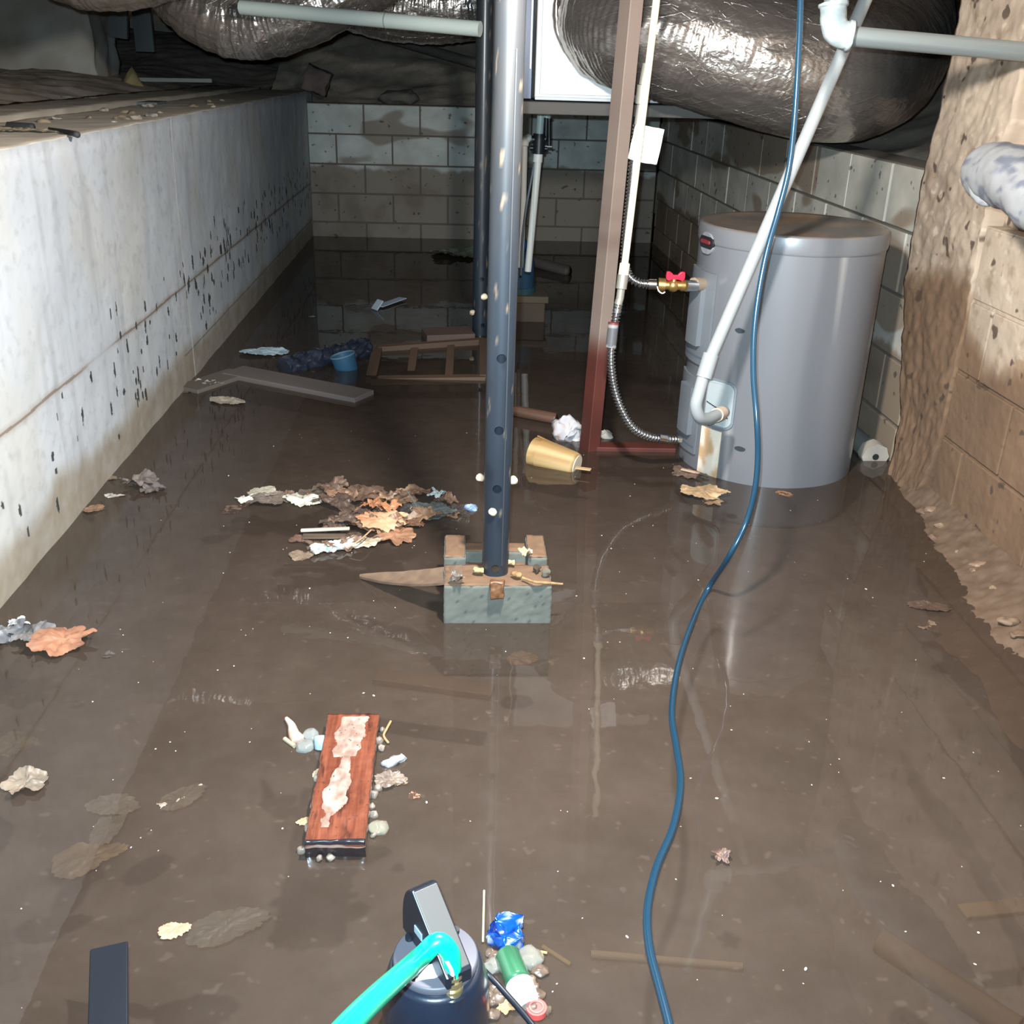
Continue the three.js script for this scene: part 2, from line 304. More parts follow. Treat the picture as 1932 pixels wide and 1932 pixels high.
// ------------------------------------------------------------------ support posts
M.post = vmat(0.45, 0.0, { clearcoat: 0.3, clearcoatRoughness: 0.2 });
const ev = new Evaluator(); ev.attributes = ['position', 'normal'];
function holedTube(r, y0, y1, holes) {
  let b = new Brush(new THREE.CylinderGeometry(r, r, y1 - y0, 64, 90).translate(0, (y0 + y1) / 2, 0));
  b = ev.evaluate(b, new Brush(new THREE.CylinderGeometry(r - 0.004, r - 0.004, y1 - y0 + 0.02, 48, 1).translate(0, (y0 + y1) / 2, 0)), SUBTRACTION);
  for (const [y, a] of holes) {
    const h = new THREE.CylinderGeometry(0.0105, 0.0105, 0.05, 24).rotateX(Math.PI / 2).translate(0, 0, r).rotateY(a).translate(0, y, 0);
    b = ev.evaluate(b, new Brush(h), SUBTRACTION);
  }
  return b.geometry;
}
const postPaint = (lo) => (x, y, z) => {
  let c = mix3([29, 38, 48], [39, 48, 58], clamp(0.5 + 1.2 * fbm(x * 22, y * 3, z * 22, 3)));
  if (y > 0.62) c = mix3(c, [54, 54, 54], 0.8 * sst(0.62, 0.95, y + 0.12 * fbm(x * 18, y * 9, z * 18, 3)) * (0.6 + 0.4 * clamp(0.5 + fbm(x * 40, y * 14, z * 40, 2))));
  c = mix3(c, [116, 102, 86], 0.85 * sst(0.34, 0.42, fbm(x * 55, y * 22, z * 55, 2)));
  c = mix3(c, [22, 30, 40], 0.6 * sst(0.2, 0.4, fbm(x * 30, y * 14 + 7, z * 30, 3)) * (y < 0.62 ? 1 : 0.2));
  return c;
};
{
  const base = [0.097, 0.100, -2.170], top = [0.099, 1.312, -2.140];
  const g = group('support_post', [base[0], 0.1, base[2]], 'blue-grey telescoping steel support post standing on concrete blocks in front', 'post');
  const lean = Math.atan2(top[0] - base[0], top[1] - base[1]); g.rotation.z = -lean * 1.0; g.rotation.x = Math.atan2((-2.14) - base[2], 1.25);
  part('outer_tube', paint(holedTube(0.031, 0, 1.245, [[0.022, -0.02], [0.225, -0.05], [0.365, -0.02], [0.528, 0.02], [0.82, 3.1]]), postPaint()), M.post, g);
  part('inner_tube', paint(new THREE.CylinderGeometry(0.0255, 0.0255, 0.62, 48, 20).translate(0, 1.245 + 0.27, 0), postPaint()), M.post, g);
  part('sleeve_rim', paint(new THREE.TorusGeometry(0.0295, 0.0025, 8, 48).rotateX(Math.PI / 2).translate(0, 1.245, 0), () => [170, 140, 110]), M.post, g);
  part('grey_strip', paint(rbox(0.0035, 1.1, 0.004, 0.001, 0.0135, 0.58, 0.0285), (x, y) => mix3([40, 52, 64], [58, 58, 56], clamp(0.5 + fbm(0, y * 30, 0, 2)))), M.post, g);  // thin blue-grey strip down the front, slightly lighter than the tube

  const b2 = [0.120, 0.000, -4.913];
  const g2 = group('support_post', [b2[0], YF, b2[2]], 'second dark blue steel post further back, behind the front post', 'post');
  part('outer_tube', paint(holedTube(0.038, 0, 2.1, [[0.2, 0.3], [0.42, 0.1]]), postPaint()), M.post, g2);
}
// pale round beads stuck to the posts
{
  const bead = vmat(0.6);
  const mk = (at, r, label) => thing('foam_bead', mottle(displace(new THREE.IcosahedronGeometry(r, 3), r * 0.5, 60, r * 999).translate(...at), [236, 226, 206], [196, 160, 120], 90), bead, label, 'bead', 'pale beads stuck to the posts');
  mk([0.134, 0.325, -2.189], 0.0105, 'pale round bead stuck on the right side of the front post');
  mk([0.059, 0.328, -2.195], 0.0095, 'pale lumpy bead stuck on the left side of the front post');
  mk([0.088, 0.267, -2.139], 0.0098, 'smooth white bead on the face of the front post near its foot');
  mk([0.061, 0.744, -2.201], 0.007, 'small pale bead on the upper left edge of the front post');
  mk([0.081, 0.112, -4.874], 0.0125, 'small white bead on the left edge of the rear post');
}
// ------------------------------------------------------------------ block footing under the front post
{
  const g = group('post_footing', [0.1, YF, -2.24], 'brown-topped concrete blocks holding up the front post', 'footing');
  const cm = vmat(0.92);
  const cpaint = (geo) => paint(geo, (x, y, z) => {
    const spk = fbm(x * 220, y * 220, z * 220, 2);
    let c = mix3([104, 107, 100], [86, 89, 84], clamp(0.5 + fbm(x * 22, y * 22, z * 22, 3)));
    return spk > 0.4 ? [62, 66, 66] : c;
  });
  const brownCoat = (geo) => mottle(geo, [124, 96, 74], [100, 78, 60], 40, 3);  // brown layer laid over the top of each block
  const bl = (name, w, h, d, x, y, z) => {
    const o = wpart(name, cpaint(displace(new THREE.BoxGeometry(w, h, d, Math.round(w * 160), 36, Math.round(d * 160)).translate(x, y, z), 0.003, 90, 3, 2)), cm, g);
    const t = displace(new THREE.BoxGeometry(w - 0.004, 0.006, d - 0.004, 24, 1, 14).translate(x, y + h / 2 + 0.001, z), 0.004, 40, x * 50);
    wpart('brown_top_layer', brownCoat(t), vmat(0.95), g); return o;
  };
  bl('front_block', 0.25, 0.24, 0.105, 0.102, -0.023, -2.152);
  bl('rear_left_block', 0.052, 0.255, 0.125, 0.002, -0.018, -2.285);
  bl('rear_right_block', 0.046, 0.255, 0.125, 0.202, -0.018, -2.285);
  bl('cross_web', 0.16, 0.235, 0.05, 0.102, -0.03, -2.325);
  bl('seat_slab', 0.2, 0.21, 0.11, 0.102, -0.05, -2.25);
}
M.wetWood = vmat(0.45, 0, { clearcoat: 0.3, clearcoatRoughness: 0.3 });
{
  const g = displace(new THREE.BoxGeometry(0.032, 0.044, 0.014, 10, 12, 4).translate(...[0.099, 0.094, -2.090]), 0.005, 60, 5);
  thing('wood_offcut', mottle(g, [130, 92, 62], [92, 60, 40], 120), M.wetWood, 'brown splintered wood offcut stuck on the front of the concrete footing', 'wood');
  const bark = new THREE.BoxGeometry(1, 0.006, 1, 50, 2, 12), bp = bark.attributes.position, BA = V([-0.239, 0.002, -2.332]), BB = V([0.019, 0.112, -2.125]);
  for (let i = 0; i < bp.count; i++) { const t = bp.getX(i) + 0.5, w = 0.08 * Math.pow(Math.sin(Math.min(1, 0.04 + t * 1.25) * Math.PI / 2), 0.7) * (1 + 0.12 * nz(t * 9, 1, 2)), k = bp.getZ(i), P = BA.clone().lerp(BB, t); bp.setXYZ(i, P.x, P.y + bp.getY(i) + 0.35 * w * k * k - 0.012 * Math.sin(t * 3), P.z + k * w); }
  bark.computeVertexNormals();
  thing('bark_strip', mottle(bark, [126, 104, 84], [98, 80, 66], 30), vmat(0.9), 'curved strip of muddy bark leaning from the water onto the footing', 'bark');
  const tw = sweep([[0.158, 0.112, -2.114], [0.187, 0.112, -2.093], [0.218, 0.106, -2.100], [0.252, 0.100, -2.106]], (t) => 0.0035 + 0.0015 * nz(t * 14, 1, 2), 24, 8);
  thing('twig', mottle(tw, [170, 140, 96], [120, 94, 64], 90), vmat(0.85), 'pale knobbly twig lying on the right end of the footing', 'twig');
  const dm = vmat(0.7);
  const bits = [[[0.133, 0.110, -2.190], 'cream chip beside the foot of the front post', [214, 196, 150]], [[0.194, 0.110, -2.162], 'dark chip on the right of the footing top', [70, 62, 54]], [[0.146, 0.110, -2.129], 'tan chip in front of the front post foot', [168, 130, 88]], [[0.058, 0.110, -2.150], 'pale chip left of the front post foot', [190, 166, 120]]];
  bits.forEach(([p, l, c], i) => thing('wood_chip', mottle(displace(new THREE.BoxGeometry(0.022, 0.008, 0.012, 8, 3, 5), 0.008, 70, i * 7).rotateY(i).translate(p[0], p[1] + 0.004, p[2]), c, mix3(c, [60, 50, 40], 0.4), 90), dm, l, 'wood chip'));
  thing('stone', mottle(displace(new THREE.IcosahedronGeometry(0.012, 3), 0.008, 50, 2).translate(...[0.216, 0.112, -2.142]), [112, 104, 92], [84, 78, 70], 80), vmat(0.9), 'grey round pebble on the right edge of the footing', 'stone');
}

// ------------------------------------------------------------------ leaves and floating scraps
const leafMat = vmat(0.55, 0, { side: THREE.DoubleSide, clearcoat: 0.25, clearcoatRoughness: 0.3 });
function leafGeo(size, lobes, sharp, seed, curl, aspect = 1) {
  const r = rng(seed * 131 + 7), n = 96, rings = 9, pos = [0, 0, 0], idx = [];
  const ph = r() * 6.28, rag = 0.08 + 0.1 * r();
  for (let k = 1; k <= rings; k++) for (let i = 0; i < n; i++) {
    const a = i / n * Math.PI * 2;
    let R = 1 - sharp * (0.5 - 0.5 * Math.cos(lobes * a)) * (0.7 + 0.3 * Math.cos(a)) + rag * nz(Math.cos(a) * 5 + seed, Math.sin(a) * 5, seed) + 0.07 * nz(i * 0.75, seed, 2);
    R *= size * k / rings; const x = R * Math.cos(a) * aspect, z = R * Math.sin(a);
    const q = k / rings, y = curl * size * (0.9 * fbm(x / size * 1.6 + seed, seed, z / size * 1.6, 3) + 0.35 * q * q * Math.sin(2 * a + ph)) + 0.02 * size * Math.abs(Math.sin(lobes * a / 2)) * q + 0.09 * size * fbm(x / size * 5 + seed, 3, z / size * 5, 2);
    pos.push(x, y, z);
  }
  for (let i = 0; i < n; i++) idx.push(0, 1 + (i + 1) % n, 1 + i);
  for (let k = 1; k < rings; k++) for (let i = 0; i < n; i++) { const a = 1 + (k - 1) * n + i, b = 1 + (k - 1) * n + (i + 1) % n; idx.push(a, b, a + n, b, b + n, a + n); }
  const g = new THREE.BufferGeometry(); g.setAttribute('position', new THREE.Float32BufferAttribute(pos, 3)); g.setIndex(idx); g.computeVertexNormals(); return g;
}
let leafSeed = 1;
function leaf(at, size, c1, c2, o = {}) {
  leafSeed++;
  const g = leafGeo(size, o.lobes ?? 5, o.sharp ?? 0.45, leafSeed, o.curl ?? 0.22, o.aspect ?? 1);
  mottle(g, c1, c2, 0.9 / size, leafSeed);
  g.rotateZ(o.tilt ?? 0); g.rotateX(o.tiltx ?? 0); g.rotateY(o.turn ?? leafSeed * 1.7);
  g.computeBoundingBox(); g.translate(at[0], at[1] - g.boundingBox.min.y + (o.lift ?? -0.002), at[2]);
  const list = [g];
  const m = thing(o.name ?? 'dead_leaf', g, leafMat, o.label, o.category ?? 'leaf', o.group);
  if (o.stem) {
    const s = sweep(o.stem, 0.0022, 16, 6); mottle(s, c1, c2, 50); wpart('leaf_stem', s, leafMat, m);
  }
  return m;
}
{
  // the raft of leaves left of the footing
  leaf([-0.201, 0.012, -2.649], 0.075, [222, 178, 142], [190, 134, 100], { lobes: 7, sharp: 0.3, curl: 0.2, turn: 0.4, label: 'large pale orange dead leaf on top of the leaf raft', stem: [[-0.226, 0.030, -2.555], [-0.250, 0.030, -2.494], [-0.279, 0.016, -2.477]] });
  leaf([-0.065, 0.006, -2.739], 0.07, [116, 122, 120], [92, 98, 98], { lobes: 5, sharp: 0.28, curl: 0.12, turn: 1.2, label: 'broad grey leaf with raised stem at the right of the leaf raft', stem: [[-0.094, 0.012, -2.698], [-0.114, 0.030, -2.741], [-0.139, 0.050, -2.792]] });
  leaf([-0.234, 0.012, -2.750], 0.045, [176, 122, 84], [140, 92, 64], { lobes: 9, sharp: 0.4, curl: 0.6, turn: 2, label: 'curled orange brown leaf edge behind the large pale leaf' });
  leaf([-0.187, 0.016, -2.733], 0.035, [196, 138, 96], [150, 100, 68], { lobes: 5, sharp: 0.5, curl: 0.7, turn: 1, label: 'small curled tan leaf beside the grey leaf' });
  leaf([-0.115, 0.004, -2.649], 0.032, [128, 96, 74], [96, 70, 54], { lobes: 5, sharp: 0.3, curl: 0.4, label: 'wet brown leaf under the right tip of the pale leaf' });
  leaf([-0.280, 0.004, -2.665], 0.06, [84, 70, 62], [112, 92, 80], { lobes: 7, sharp: 0.4, curl: 0.35, aspect: 1.3, label: 'dark wet leaf under the left of the leaf raft' });
  leaf([-0.325, 0.003, -2.667], 0.045, [96, 80, 72], [70, 60, 56], { lobes: 5, sharp: 0.4, curl: 0.4, aspect: 1.5, label: 'dark curled leaf at the upper left of the raft' });
  leaf([-0.163, 0.003, -2.573], 0.06, [168, 124, 96], [126, 92, 70], { lobes: 9, sharp: 0.35, curl: 0.25, label: 'brown leaf along the lower edge of the raft' });
  leaf([-0.239, 0.003, -2.531], 0.035, [206, 196, 178], [150, 132, 108], { lobes: 5, sharp: 0.3, curl: 0.3, aspect: 1.5, turn: 0.2, label: 'pale leaf scrap below the stem of the large pale leaf' });
  leaf([-0.424, 0.002, -2.552], 0.028, [96, 72, 62], [120, 90, 78], { lobes: 3, sharp: 0.4, label: 'reddish brown scrap at the left tip of the raft' });
  leaf([-0.393, 0.000, -2.458], 0.03, [150, 130, 108], [104, 92, 80], { lobes: 3, sharp: 0.4, aspect: 1.6, turn: 0.4, label: 'muddy tan scrap at the lower left end of the raft' });
  // pale peeled stick and white paper strip
  const st = beam([-0.421, 0.014, -2.585], [-0.287, 0.020, -2.587], 0.012, 0.008); thing('peeled_stick', mottle(st, [206, 198, 186], [168, 156, 140], 60), vmat(0.7), 'pale flat stick on the left of the leaf raft', 'stick');
  const st2 = beam([-0.414, 0.006, -2.564], [-0.297, 0.006, -2.565], 0.03, 0.006); thing('wood_sliver', mottle(st2, [70, 58, 50], [110, 92, 74], 60), vmat(0.7), 'dark flat sliver of wood below the pale stick in the raft', 'wood');
  const pa = displace(new THREE.BoxGeometry(0.115, 0.014, 0.03, 30, 4, 10), 0.014, 40, 6); pa.rotateY(0.42); pa.translate(...[-0.323, 0.012, -2.492]);
  thing('paper_wad', paint(pa, (x, y, z) => { const p = nz(x * 60, y * 60, z * 60); return p > 0.38 ? [110, 170, 205] : mix3([238, 236, 226], [206, 204, 192], clamp(0.5 + p)); }), vmat(0.7), 'wet white paper wad with blue print in the leaf raft', 'paper');
  // upper row of the raft
  leaf([-0.567, 0.004, -2.876], 0.04, [176, 170, 152], [136, 130, 116], { lobes: 5, sharp: 0.35, curl: 0.25, aspect: 1.4, turn: 0.1, label: 'pale olive leaf at the top left of the upper leaf row' });
  leaf([-0.618, 0.003, -2.828], 0.03, [226, 220, 210], [176, 166, 156], { lobes: 5, sharp: 0.6, curl: 0.4, turn: 0.8, label: 'small white leaf at the left end of the upper leaf row' });
  leaf([-0.540, 0.000, -2.820], 0.055, [98, 88, 82], [124, 110, 100], { lobes: 5, sharp: 0.4, curl: 0.25, aspect: 1.4, turn: 0.1, label: 'grey brown leaf below the olive leaf in the upper row' });
  leaf([-0.446, 0.004, -2.821], 0.045, [230, 228, 214], [176, 174, 158], { lobes: 5, sharp: 0.3, curl: 0.3, aspect: 1.5, turn: -0.5, label: 'bright white crumpled leaf in the middle of the upper row' });
  leaf([-0.393, 0.000, -2.863], 0.065, [104, 88, 74], [76, 68, 60], { lobes: 7, sharp: 0.35, curl: 0.25, aspect: 1.3, label: 'wide dark brown leaf right of the white crumpled leaf' });
  leaf([-0.274, 0.000, -2.857], 0.07, [112, 88, 72], [84, 68, 58], { lobes: 7, sharp: 0.4, curl: 0.25, aspect: 1.4, turn: 0.1, label: 'wide brown leaf behind the curled orange leaf' });
  leaf([-0.639, -0.002, -2.761], 0.032, [104, 80, 70], [86, 70, 62], { lobes: 3, sharp: 0.3, aspect: 1.4, turn: 0.5, label: 'half sunken reddish leaf left of the upper row' });
  leaf([-0.050, 0.012, -2.849], 0.032, [190, 200, 200], [130, 140, 142], { lobes: 5, sharp: 0.65, curl: 0.5, turn: 2.2, label: 'jagged pale grey leaf tips behind the broad grey leaf' });
  leaf([0.004, 0.000, -2.754], 0.05, [66, 60, 58], [90, 80, 74], { lobes: 5, sharp: 0.4, curl: 0.2, label: 'dark wet leaf between the grey leaf and the front post' });
  leaf([-0.119, 0.000, -2.740], 0.045, [52, 48, 50], [80, 74, 72], { lobes: 5, sharp: 0.4, curl: 0.3, label: 'nearly black leaf under the broad grey leaf' });
  const wr = displace(new THREE.IcosahedronGeometry(0.014, 3).scale(1.3, 0.7, 1), 0.014, 70, 3).translate(...[0.048, 0.004, -2.772]);
  thing('foil_scrap', mottle(wr, [90, 140, 200], [210, 222, 232], 70), vmat(0.3, 0.3), 'tiny blue and white foil scrap left of the front post', 'scrap');
  // wet pile at the left edge
  leaf([-0.861, 0.006, -2.005], 0.062, [186, 132, 100], [132, 92, 74], { lobes: 7, sharp: 0.35, curl: 0.35, aspect: 1.15, turn: 0.3, label: 'crumpled orange brown leaf floating near the left edge' });
  leaf([-0.936, 0.000, -2.031], 0.05, [90, 90, 94], [128, 124, 122], { lobes: 7, sharp: 0.4, curl: 0.5, label: 'grey slimy leaf beside the crumpled orange leaf' });
  leaf([-0.994, 0.000, -2.043], 0.045, [150, 154, 160], [86, 88, 92], { lobes: 5, sharp: 0.5, curl: 0.5, label: 'silvery wet leaf cut by the left edge' });
  leaf([-0.988, 0.004, -2.088], 0.025, [220, 222, 222], [150, 152, 152], { lobes: 5, sharp: 0.5, curl: 0.5, label: 'small white leaf behind the grey slimy leaf' });
  leaf([-0.750, 0.000, -1.963], 0.016, [96, 90, 84], [66, 62, 58], { lobes: 3, label: 'dark scrap just right of the crumpled orange leaf' });
  // muddy heap by the left wall
  leaf([-0.952, 0.006, -2.940], 0.055, [92, 84, 82], [124, 112, 106], { lobes: 9, sharp: 0.4, curl: 0.5, label: 'dark wet leaf clump beside the left wall' });
  leaf([-0.901, 0.002, -2.896], 0.04, [78, 70, 68], [110, 100, 94], { lobes: 7, sharp: 0.4, curl: 0.5, label: 'dark leaf at the front of the clump beside the left wall' });
  leaf([-1.031, 0.000, -2.754], 0.026, [150, 116, 92], [126, 98, 80], { lobes: 1, sharp: 0.15, aspect: 1.3, turn: 0.9, label: 'single tan oval leaf against the left wall' });
  leaf([-1.064, 0.000, -2.996], 0.02, [140, 124, 104], [110, 98, 84], { lobes: 1, sharp: 0.1, aspect: 1.8, turn: 0, label: 'thin tan leaf against the left wall above the clump' });
  leaf([-1.006, 0.000, -2.857], 0.018, [206, 200, 190], [140, 134, 128], { lobes: 3, aspect: 1.8, turn: 0, label: 'white sliver left of the dark leaf clump' });
  // by the far board
  leaf([-0.980, 0.004, -3.997], 0.045, [200, 196, 178], [150, 146, 130], { lobes: 5, sharp: 0.4, curl: 0.3, aspect: 1.4, turn: 0, label: 'pale leaf at the left end of the floating board' });
  leaf([-0.860, 0.002, -3.784], 0.05, [196, 184, 164], [130, 120, 108], { lobes: 3, sharp: 0.3, curl: 0.2, aspect: 1.6, turn: -0.5, label: 'pale folded leaf in open water below the floating board' });
  leaf([-1.040, -0.002, -3.942], 0.05, [120, 110, 92], [96, 88, 74], { lobes: 3, sharp: 0.3, aspect: 1.5, turn: 0.5, label: 'dull olive leaf between the floating board and the left wall' });
  leaf([-0.848, 0.004, -4.495], 0.062, [150, 180, 192], [196, 210, 216], { lobes: 1, sharp: 0.1, curl: 0.2, aspect: 1.8, turn: 0.1, name: 'plastic_strip', category: 'plastic', label: 'pale blue plastic strip floating in the dark water' });
  leaf([0.018, 0.004, -7.145], 0.17, [150, 160, 136], [104, 112, 92], { lobes: 5, sharp: 0.3, curl: 0.2, aspect: 1.2, name: 'sheet_scrap', category: 'scrap', label: 'greenish crumpled sheet floating left of the rear post' });
  leaf([-0.731, 0.000, -5.228], 0.02, [170, 172, 170], [120, 122, 120], { lobes: 3, name: 'paper_scrap', category: 'paper', label: 'tiny white scrap alone in the dark far water' });
  // beside the heater
  leaf([0.767, 0.008, -2.889], 0.062, [204, 176, 138], [150, 122, 90], { lobes: 5, sharp: 0.35, curl: 0.22, aspect: 1.3, turn: -0.2, label: 'tan torn leaf in front of the water heater' });
  leaf([0.784, 0.000, -2.833], 0.035, [150, 124, 96], [110, 90, 72], { lobes: 5, sharp: 0.4, label: 'brown leaf tucked under the tan torn leaf' });
  leaf([0.761, 0.000, -3.061], 0.045, [84, 68, 60], [120, 98, 82], { lobes: 5, sharp: 0.4, curl: 0.3, aspect: 1.5, turn: -0.5, label: 'dark wet leaf at the left foot of the water heater' });
  leaf([1.026, 0.000, -2.904], 0.02, [150, 112, 80], [120, 88, 62], { lobes: 1, sharp: 0.1, aspect: 1.6, turn: -0.7, label: 'small brown leaf in front of the water heater' });
  leaf([0.445, 0.003, -1.314], 0.018, [70, 52, 48], [150, 120, 104], { lobes: 5, sharp: 0.5, curl: 0.8, label: 'dark crumpled scrap alone in the near water on the right' });
  leaf([1.173, 0.000, -2.179], 0.025, [66, 52, 44], [84, 66, 54], { lobes: 1, sharp: 0.1, aspect: 2.2, turn: -0.2, label: 'dark flat leaf off the right mud bank' });
  leaf([1.132, -0.004, -2.089], 0.03, [122, 104, 88], [100, 84, 70], { lobes: 3, sharp: 0.4, label: 'sunken brown leaf off the right mud bank' });
  // lower left, at and under the surface
  leaf([-0.597, -0.012, -1.345], 0.042, [186, 156, 124], [140, 124, 104], { lobes: 3, sharp: 0.4, curl: 0.2, aspect: 1.5, turn: 0.5, label: 'wet tan leaf at the lower left' });
  leaf([-0.759, 0.004, -1.519], 0.04, [150, 134, 116], [104, 98, 90], { lobes: 5, sharp: 0.4, curl: 0.4, label: 'slimy tan leaf near the left edge' });
  leaf([-0.837, -0.020, -1.669], 0.04, [150, 134, 112], [120, 108, 92], { lobes: 3, sharp: 0.2, label: 'sunken pale leaf near the left edge' });
  leaf([-0.598, -0.010, -1.476], 0.028, [170, 160, 144], [150, 140, 126], { lobes: 1, sharp: 0.1, aspect: 1.7, turn: 0, label: 'sunken pale oval leaf at the lower left' });
  leaf([-0.587, -0.012, -1.424], 0.024, [160, 150, 134], [140, 130, 116], { lobes: 1, sharp: 0.1, aspect: 2.2, turn: 1.4, label: 'sunken narrow leaf below the pale oval leaf' });
  leaf([-0.479, -0.003, -1.487], 0.026, [168, 154, 138], [140, 128, 114], { lobes: 1, sharp: 0.1, aspect: 1.8, turn: 0.8, label: 'sunken oval leaf right of the lower left leaves' });
  leaf([-0.415, 0.002, -1.178], 0.018, [206, 158, 130], [176, 130, 106], { lobes: 3, sharp: 0.3, aspect: 1.4, turn: 0.2, label: 'pinkish leaf scrap above the dark sunken strip' });
  leaf([-0.343, -0.010, -1.193], 0.035, [160, 150, 136], [140, 132, 120], { lobes: 1, sharp: 0.2, aspect: 1.9, turn: 0.4, label: 'sunken grey leaf right of the pinkish scrap' });
  leaf([0.152, -0.010, -1.958], 0.028, [140, 110, 88], [122, 96, 78], { lobes: 1, sharp: 0.1, aspect: 1.3, turn: 0.3, label: 'sunken brown leaf below the concrete footing' });
}
{
  leaf([0.173, 0.122, -2.223], 0.02, [222, 208, 160], [168, 140, 96], { lobes: 5, sharp: 0.6, curl: 0.8, label: 'torn yellow leaf on the right rear block of the footing' });
  leaf([0.007, 0.112, -2.108], 0.02, [62, 58, 54], [92, 84, 76], { lobes: 5, sharp: 0.5, curl: 0.6, label: 'black curled leaf where the bark strip meets the footing' });
  const r = rng(303), spots = [[690, 1000], [655, 990], [630, 1000], [700, 975], [665, 970], [720, 1005], [750, 1000], [645, 1035], [668, 1022], [735, 940], [650, 942], [590, 948], [545, 940], [625, 925], [710, 930], [760, 945], [840, 950], [850, 975], [805, 985], [775, 935], [640, 960], [600, 1035]];
  const base = [[-0.413, 0.000, -2.451], [-0.080, 0.000, -2.454], [-0.478, 0.000, -2.908], [0.037, 0.000, -2.917]];
  spots.forEach(([u, v], i) => {
    const fx = (u - 560) / 240, k = 1 - (v - 925) / 125, x0 = base[0][0] + (base[1][0] - base[0][0]) * fx, x1 = base[2][0] + (base[3][0] - base[2][0]) * (u - 560) / 320;
    leaf([x0 + (x1 - x0) * k, 0.0, base[0][2] + (base[2][2] - base[0][2]) * k], 0.02 + 0.026 * r(), mix3([84, 66, 56], [176, 136, 104], r()), mix3([60, 50, 46], [130, 100, 80], r()), { lobes: 3 + 2 * Math.floor(r() * 3), sharp: 0.25 + 0.3 * r(), curl: 0.3 + 0.5 * r(), aspect: 1 + 0.8 * r(), turn: r() * 6, lift: -0.003 + 0.004 * r(), name: 'leaf_scrap', category: 'leaf', label: 'small brown leaf scrap among the floating leaf raft', group: 'leaf scraps in the raft' });
  });
}
// paper dart and other pieces in the far water
{
  const a = beam([-0.405, 0.010, -5.444], [-0.289, 0.012, -5.659], 0.05, 0.006), b = beam([-0.426, 0.004, -5.393], [-0.393, 0.050, -5.416], 0.06, 0.006);
  thing('paper_strip', [a, b], mat(0xb9c4d2, 0.7), 'folded white paper strip floating in the dark far water', 'paper');
}
// ------------------------------------------------------------------ floating timber in the middle distance
{
  const g = group('floating_board', [-0.641, -0.010, -4.059], 'grey weathered board with bent end floating near the left wall', 'board');
  const a = displace(beam([-0.916, 0.004, -4.168], [-0.350, 0.004, -3.845], 0.13, 0.03), 0.006, 20, 1);
  wpart('board', mottle(a, [120, 110, 104], [84, 78, 76], 26), vmat(0.75), g);
  const b = displace(beam([-0.889, 0.003, -4.165], [-1.045, 0.000, -3.914], 0.12, 0.026), 0.006, 20, 1);
  wpart('bent_end', mottle(b, [116, 108, 98], [88, 82, 74], 26), vmat(0.75), g);
  const c = sweep([[-0.718, 0.010, -4.221], [-0.569, 0.020, -4.361], [-0.395, 0.025, -4.523]], (t, q) => 0.045 + 0.014 * nz(t * 16, Math.cos(q) * 2, Math.sin(q) * 2), 90, 28);
  thing('wrapped_plank', mottle(c, [30, 36, 48], [58, 66, 82], 20), vmat(0.12, 0.0, { clearcoat: 1, clearcoatRoughness: 0.1 }), 'shiny black plastic wrapped plank behind the floating board', 'plank');
  const cup = group('blue_cup', [-0.449, -0.050, -4.274], 'dull blue plastic cup floating by the wrapped plank', 'cup');
  const cc = new THREE.LatheGeometry([[0.001, 0.0], [0.045, 0.0], [0.052, 0.11], [0.049, 0.11], [0.042, 0.006]].map((q) => new THREE.Vector2(...q)), 32);
  cc.rotateZ(0.25); part('cup_body', cc, mat(0x35607c, 0.5), cup);
  part('cup_rim', new THREE.TorusGeometry(0.051, 0.004, 8, 32).rotateX(Math.PI / 2).translate(0, 0.11, 0).rotateZ(0.25), mat(0x6a8594, 0.5), cup);
}
{
  // old window sash, half sunk
  const g = group('window_sash', [-0.119, -0.080, -4.617], 'old wooden window sash half sunk behind the front post', 'window sash');
  const wd = vmat(0.7), yb = -0.055, f = (geo) => mottle(geo, [112, 88, 70], [78, 60, 48], 26);
  const A = [-0.352, 0.004, -4.569], B = [0.136, 0.008, -4.727], Cc = [0.126, 0.000, -4.136], Dd = [-0.349, -0.016, -4.146];
  wpart('top_rail', f(beam(A, B, 0.04, 0.035)), wd, g);
  wpart('bottom_rail', f(beam(Dd, Cc, 0.05, 0.03)), wd, g);
  wpart('stile', f(beam(A, Dd, 0.045, 0.03)), wd, g);
  wpart('stile', f(beam(B, Cc, 0.05, 0.035)), wd, g);
  for (const t of [0.34, 0.68]) { const p = V(A).lerp(V(B), t).toArray(), q = V(Dd).lerp(V(Cc), t).toArray(); p[1] -= 0.006; q[1] -= 0.002; wpart('glazing_bar', f(beam(p, q, 0.035, 0.02)), wd, g); }
}
{
  const d = beam([-0.148, 0.010, -4.803], [0.078, 0.010, -4.849], 0.16, 0.05); thing('sunken_crate_board', mottle(d, [104, 84, 76], [70, 58, 54], 20), vmat(0.8), 'dull brown board in the water left of the rear post', 'board');
  const p = rod([0.224, 0.020, -3.644], [0.367, 0.020, -3.561], 0.022, 16); thing('wet_branch', mottle(displace(p, 0.008, 30, 3), [110, 78, 62], [70, 52, 44], 30), M.wetWood, 'wet brown branch between the front post and the plastic bag', 'branch');
  const q = rod([0.485, 0.030, -6.799], [0.707, 0.020, -6.502], 0.035, 16); thing('far_branch', mottle(displace(q, 0.01, 20, 5), [96, 88, 84], [70, 64, 62], 20), vmat(0.8), 'faint grey branch floating right of the rear pipes', 'branch');
}
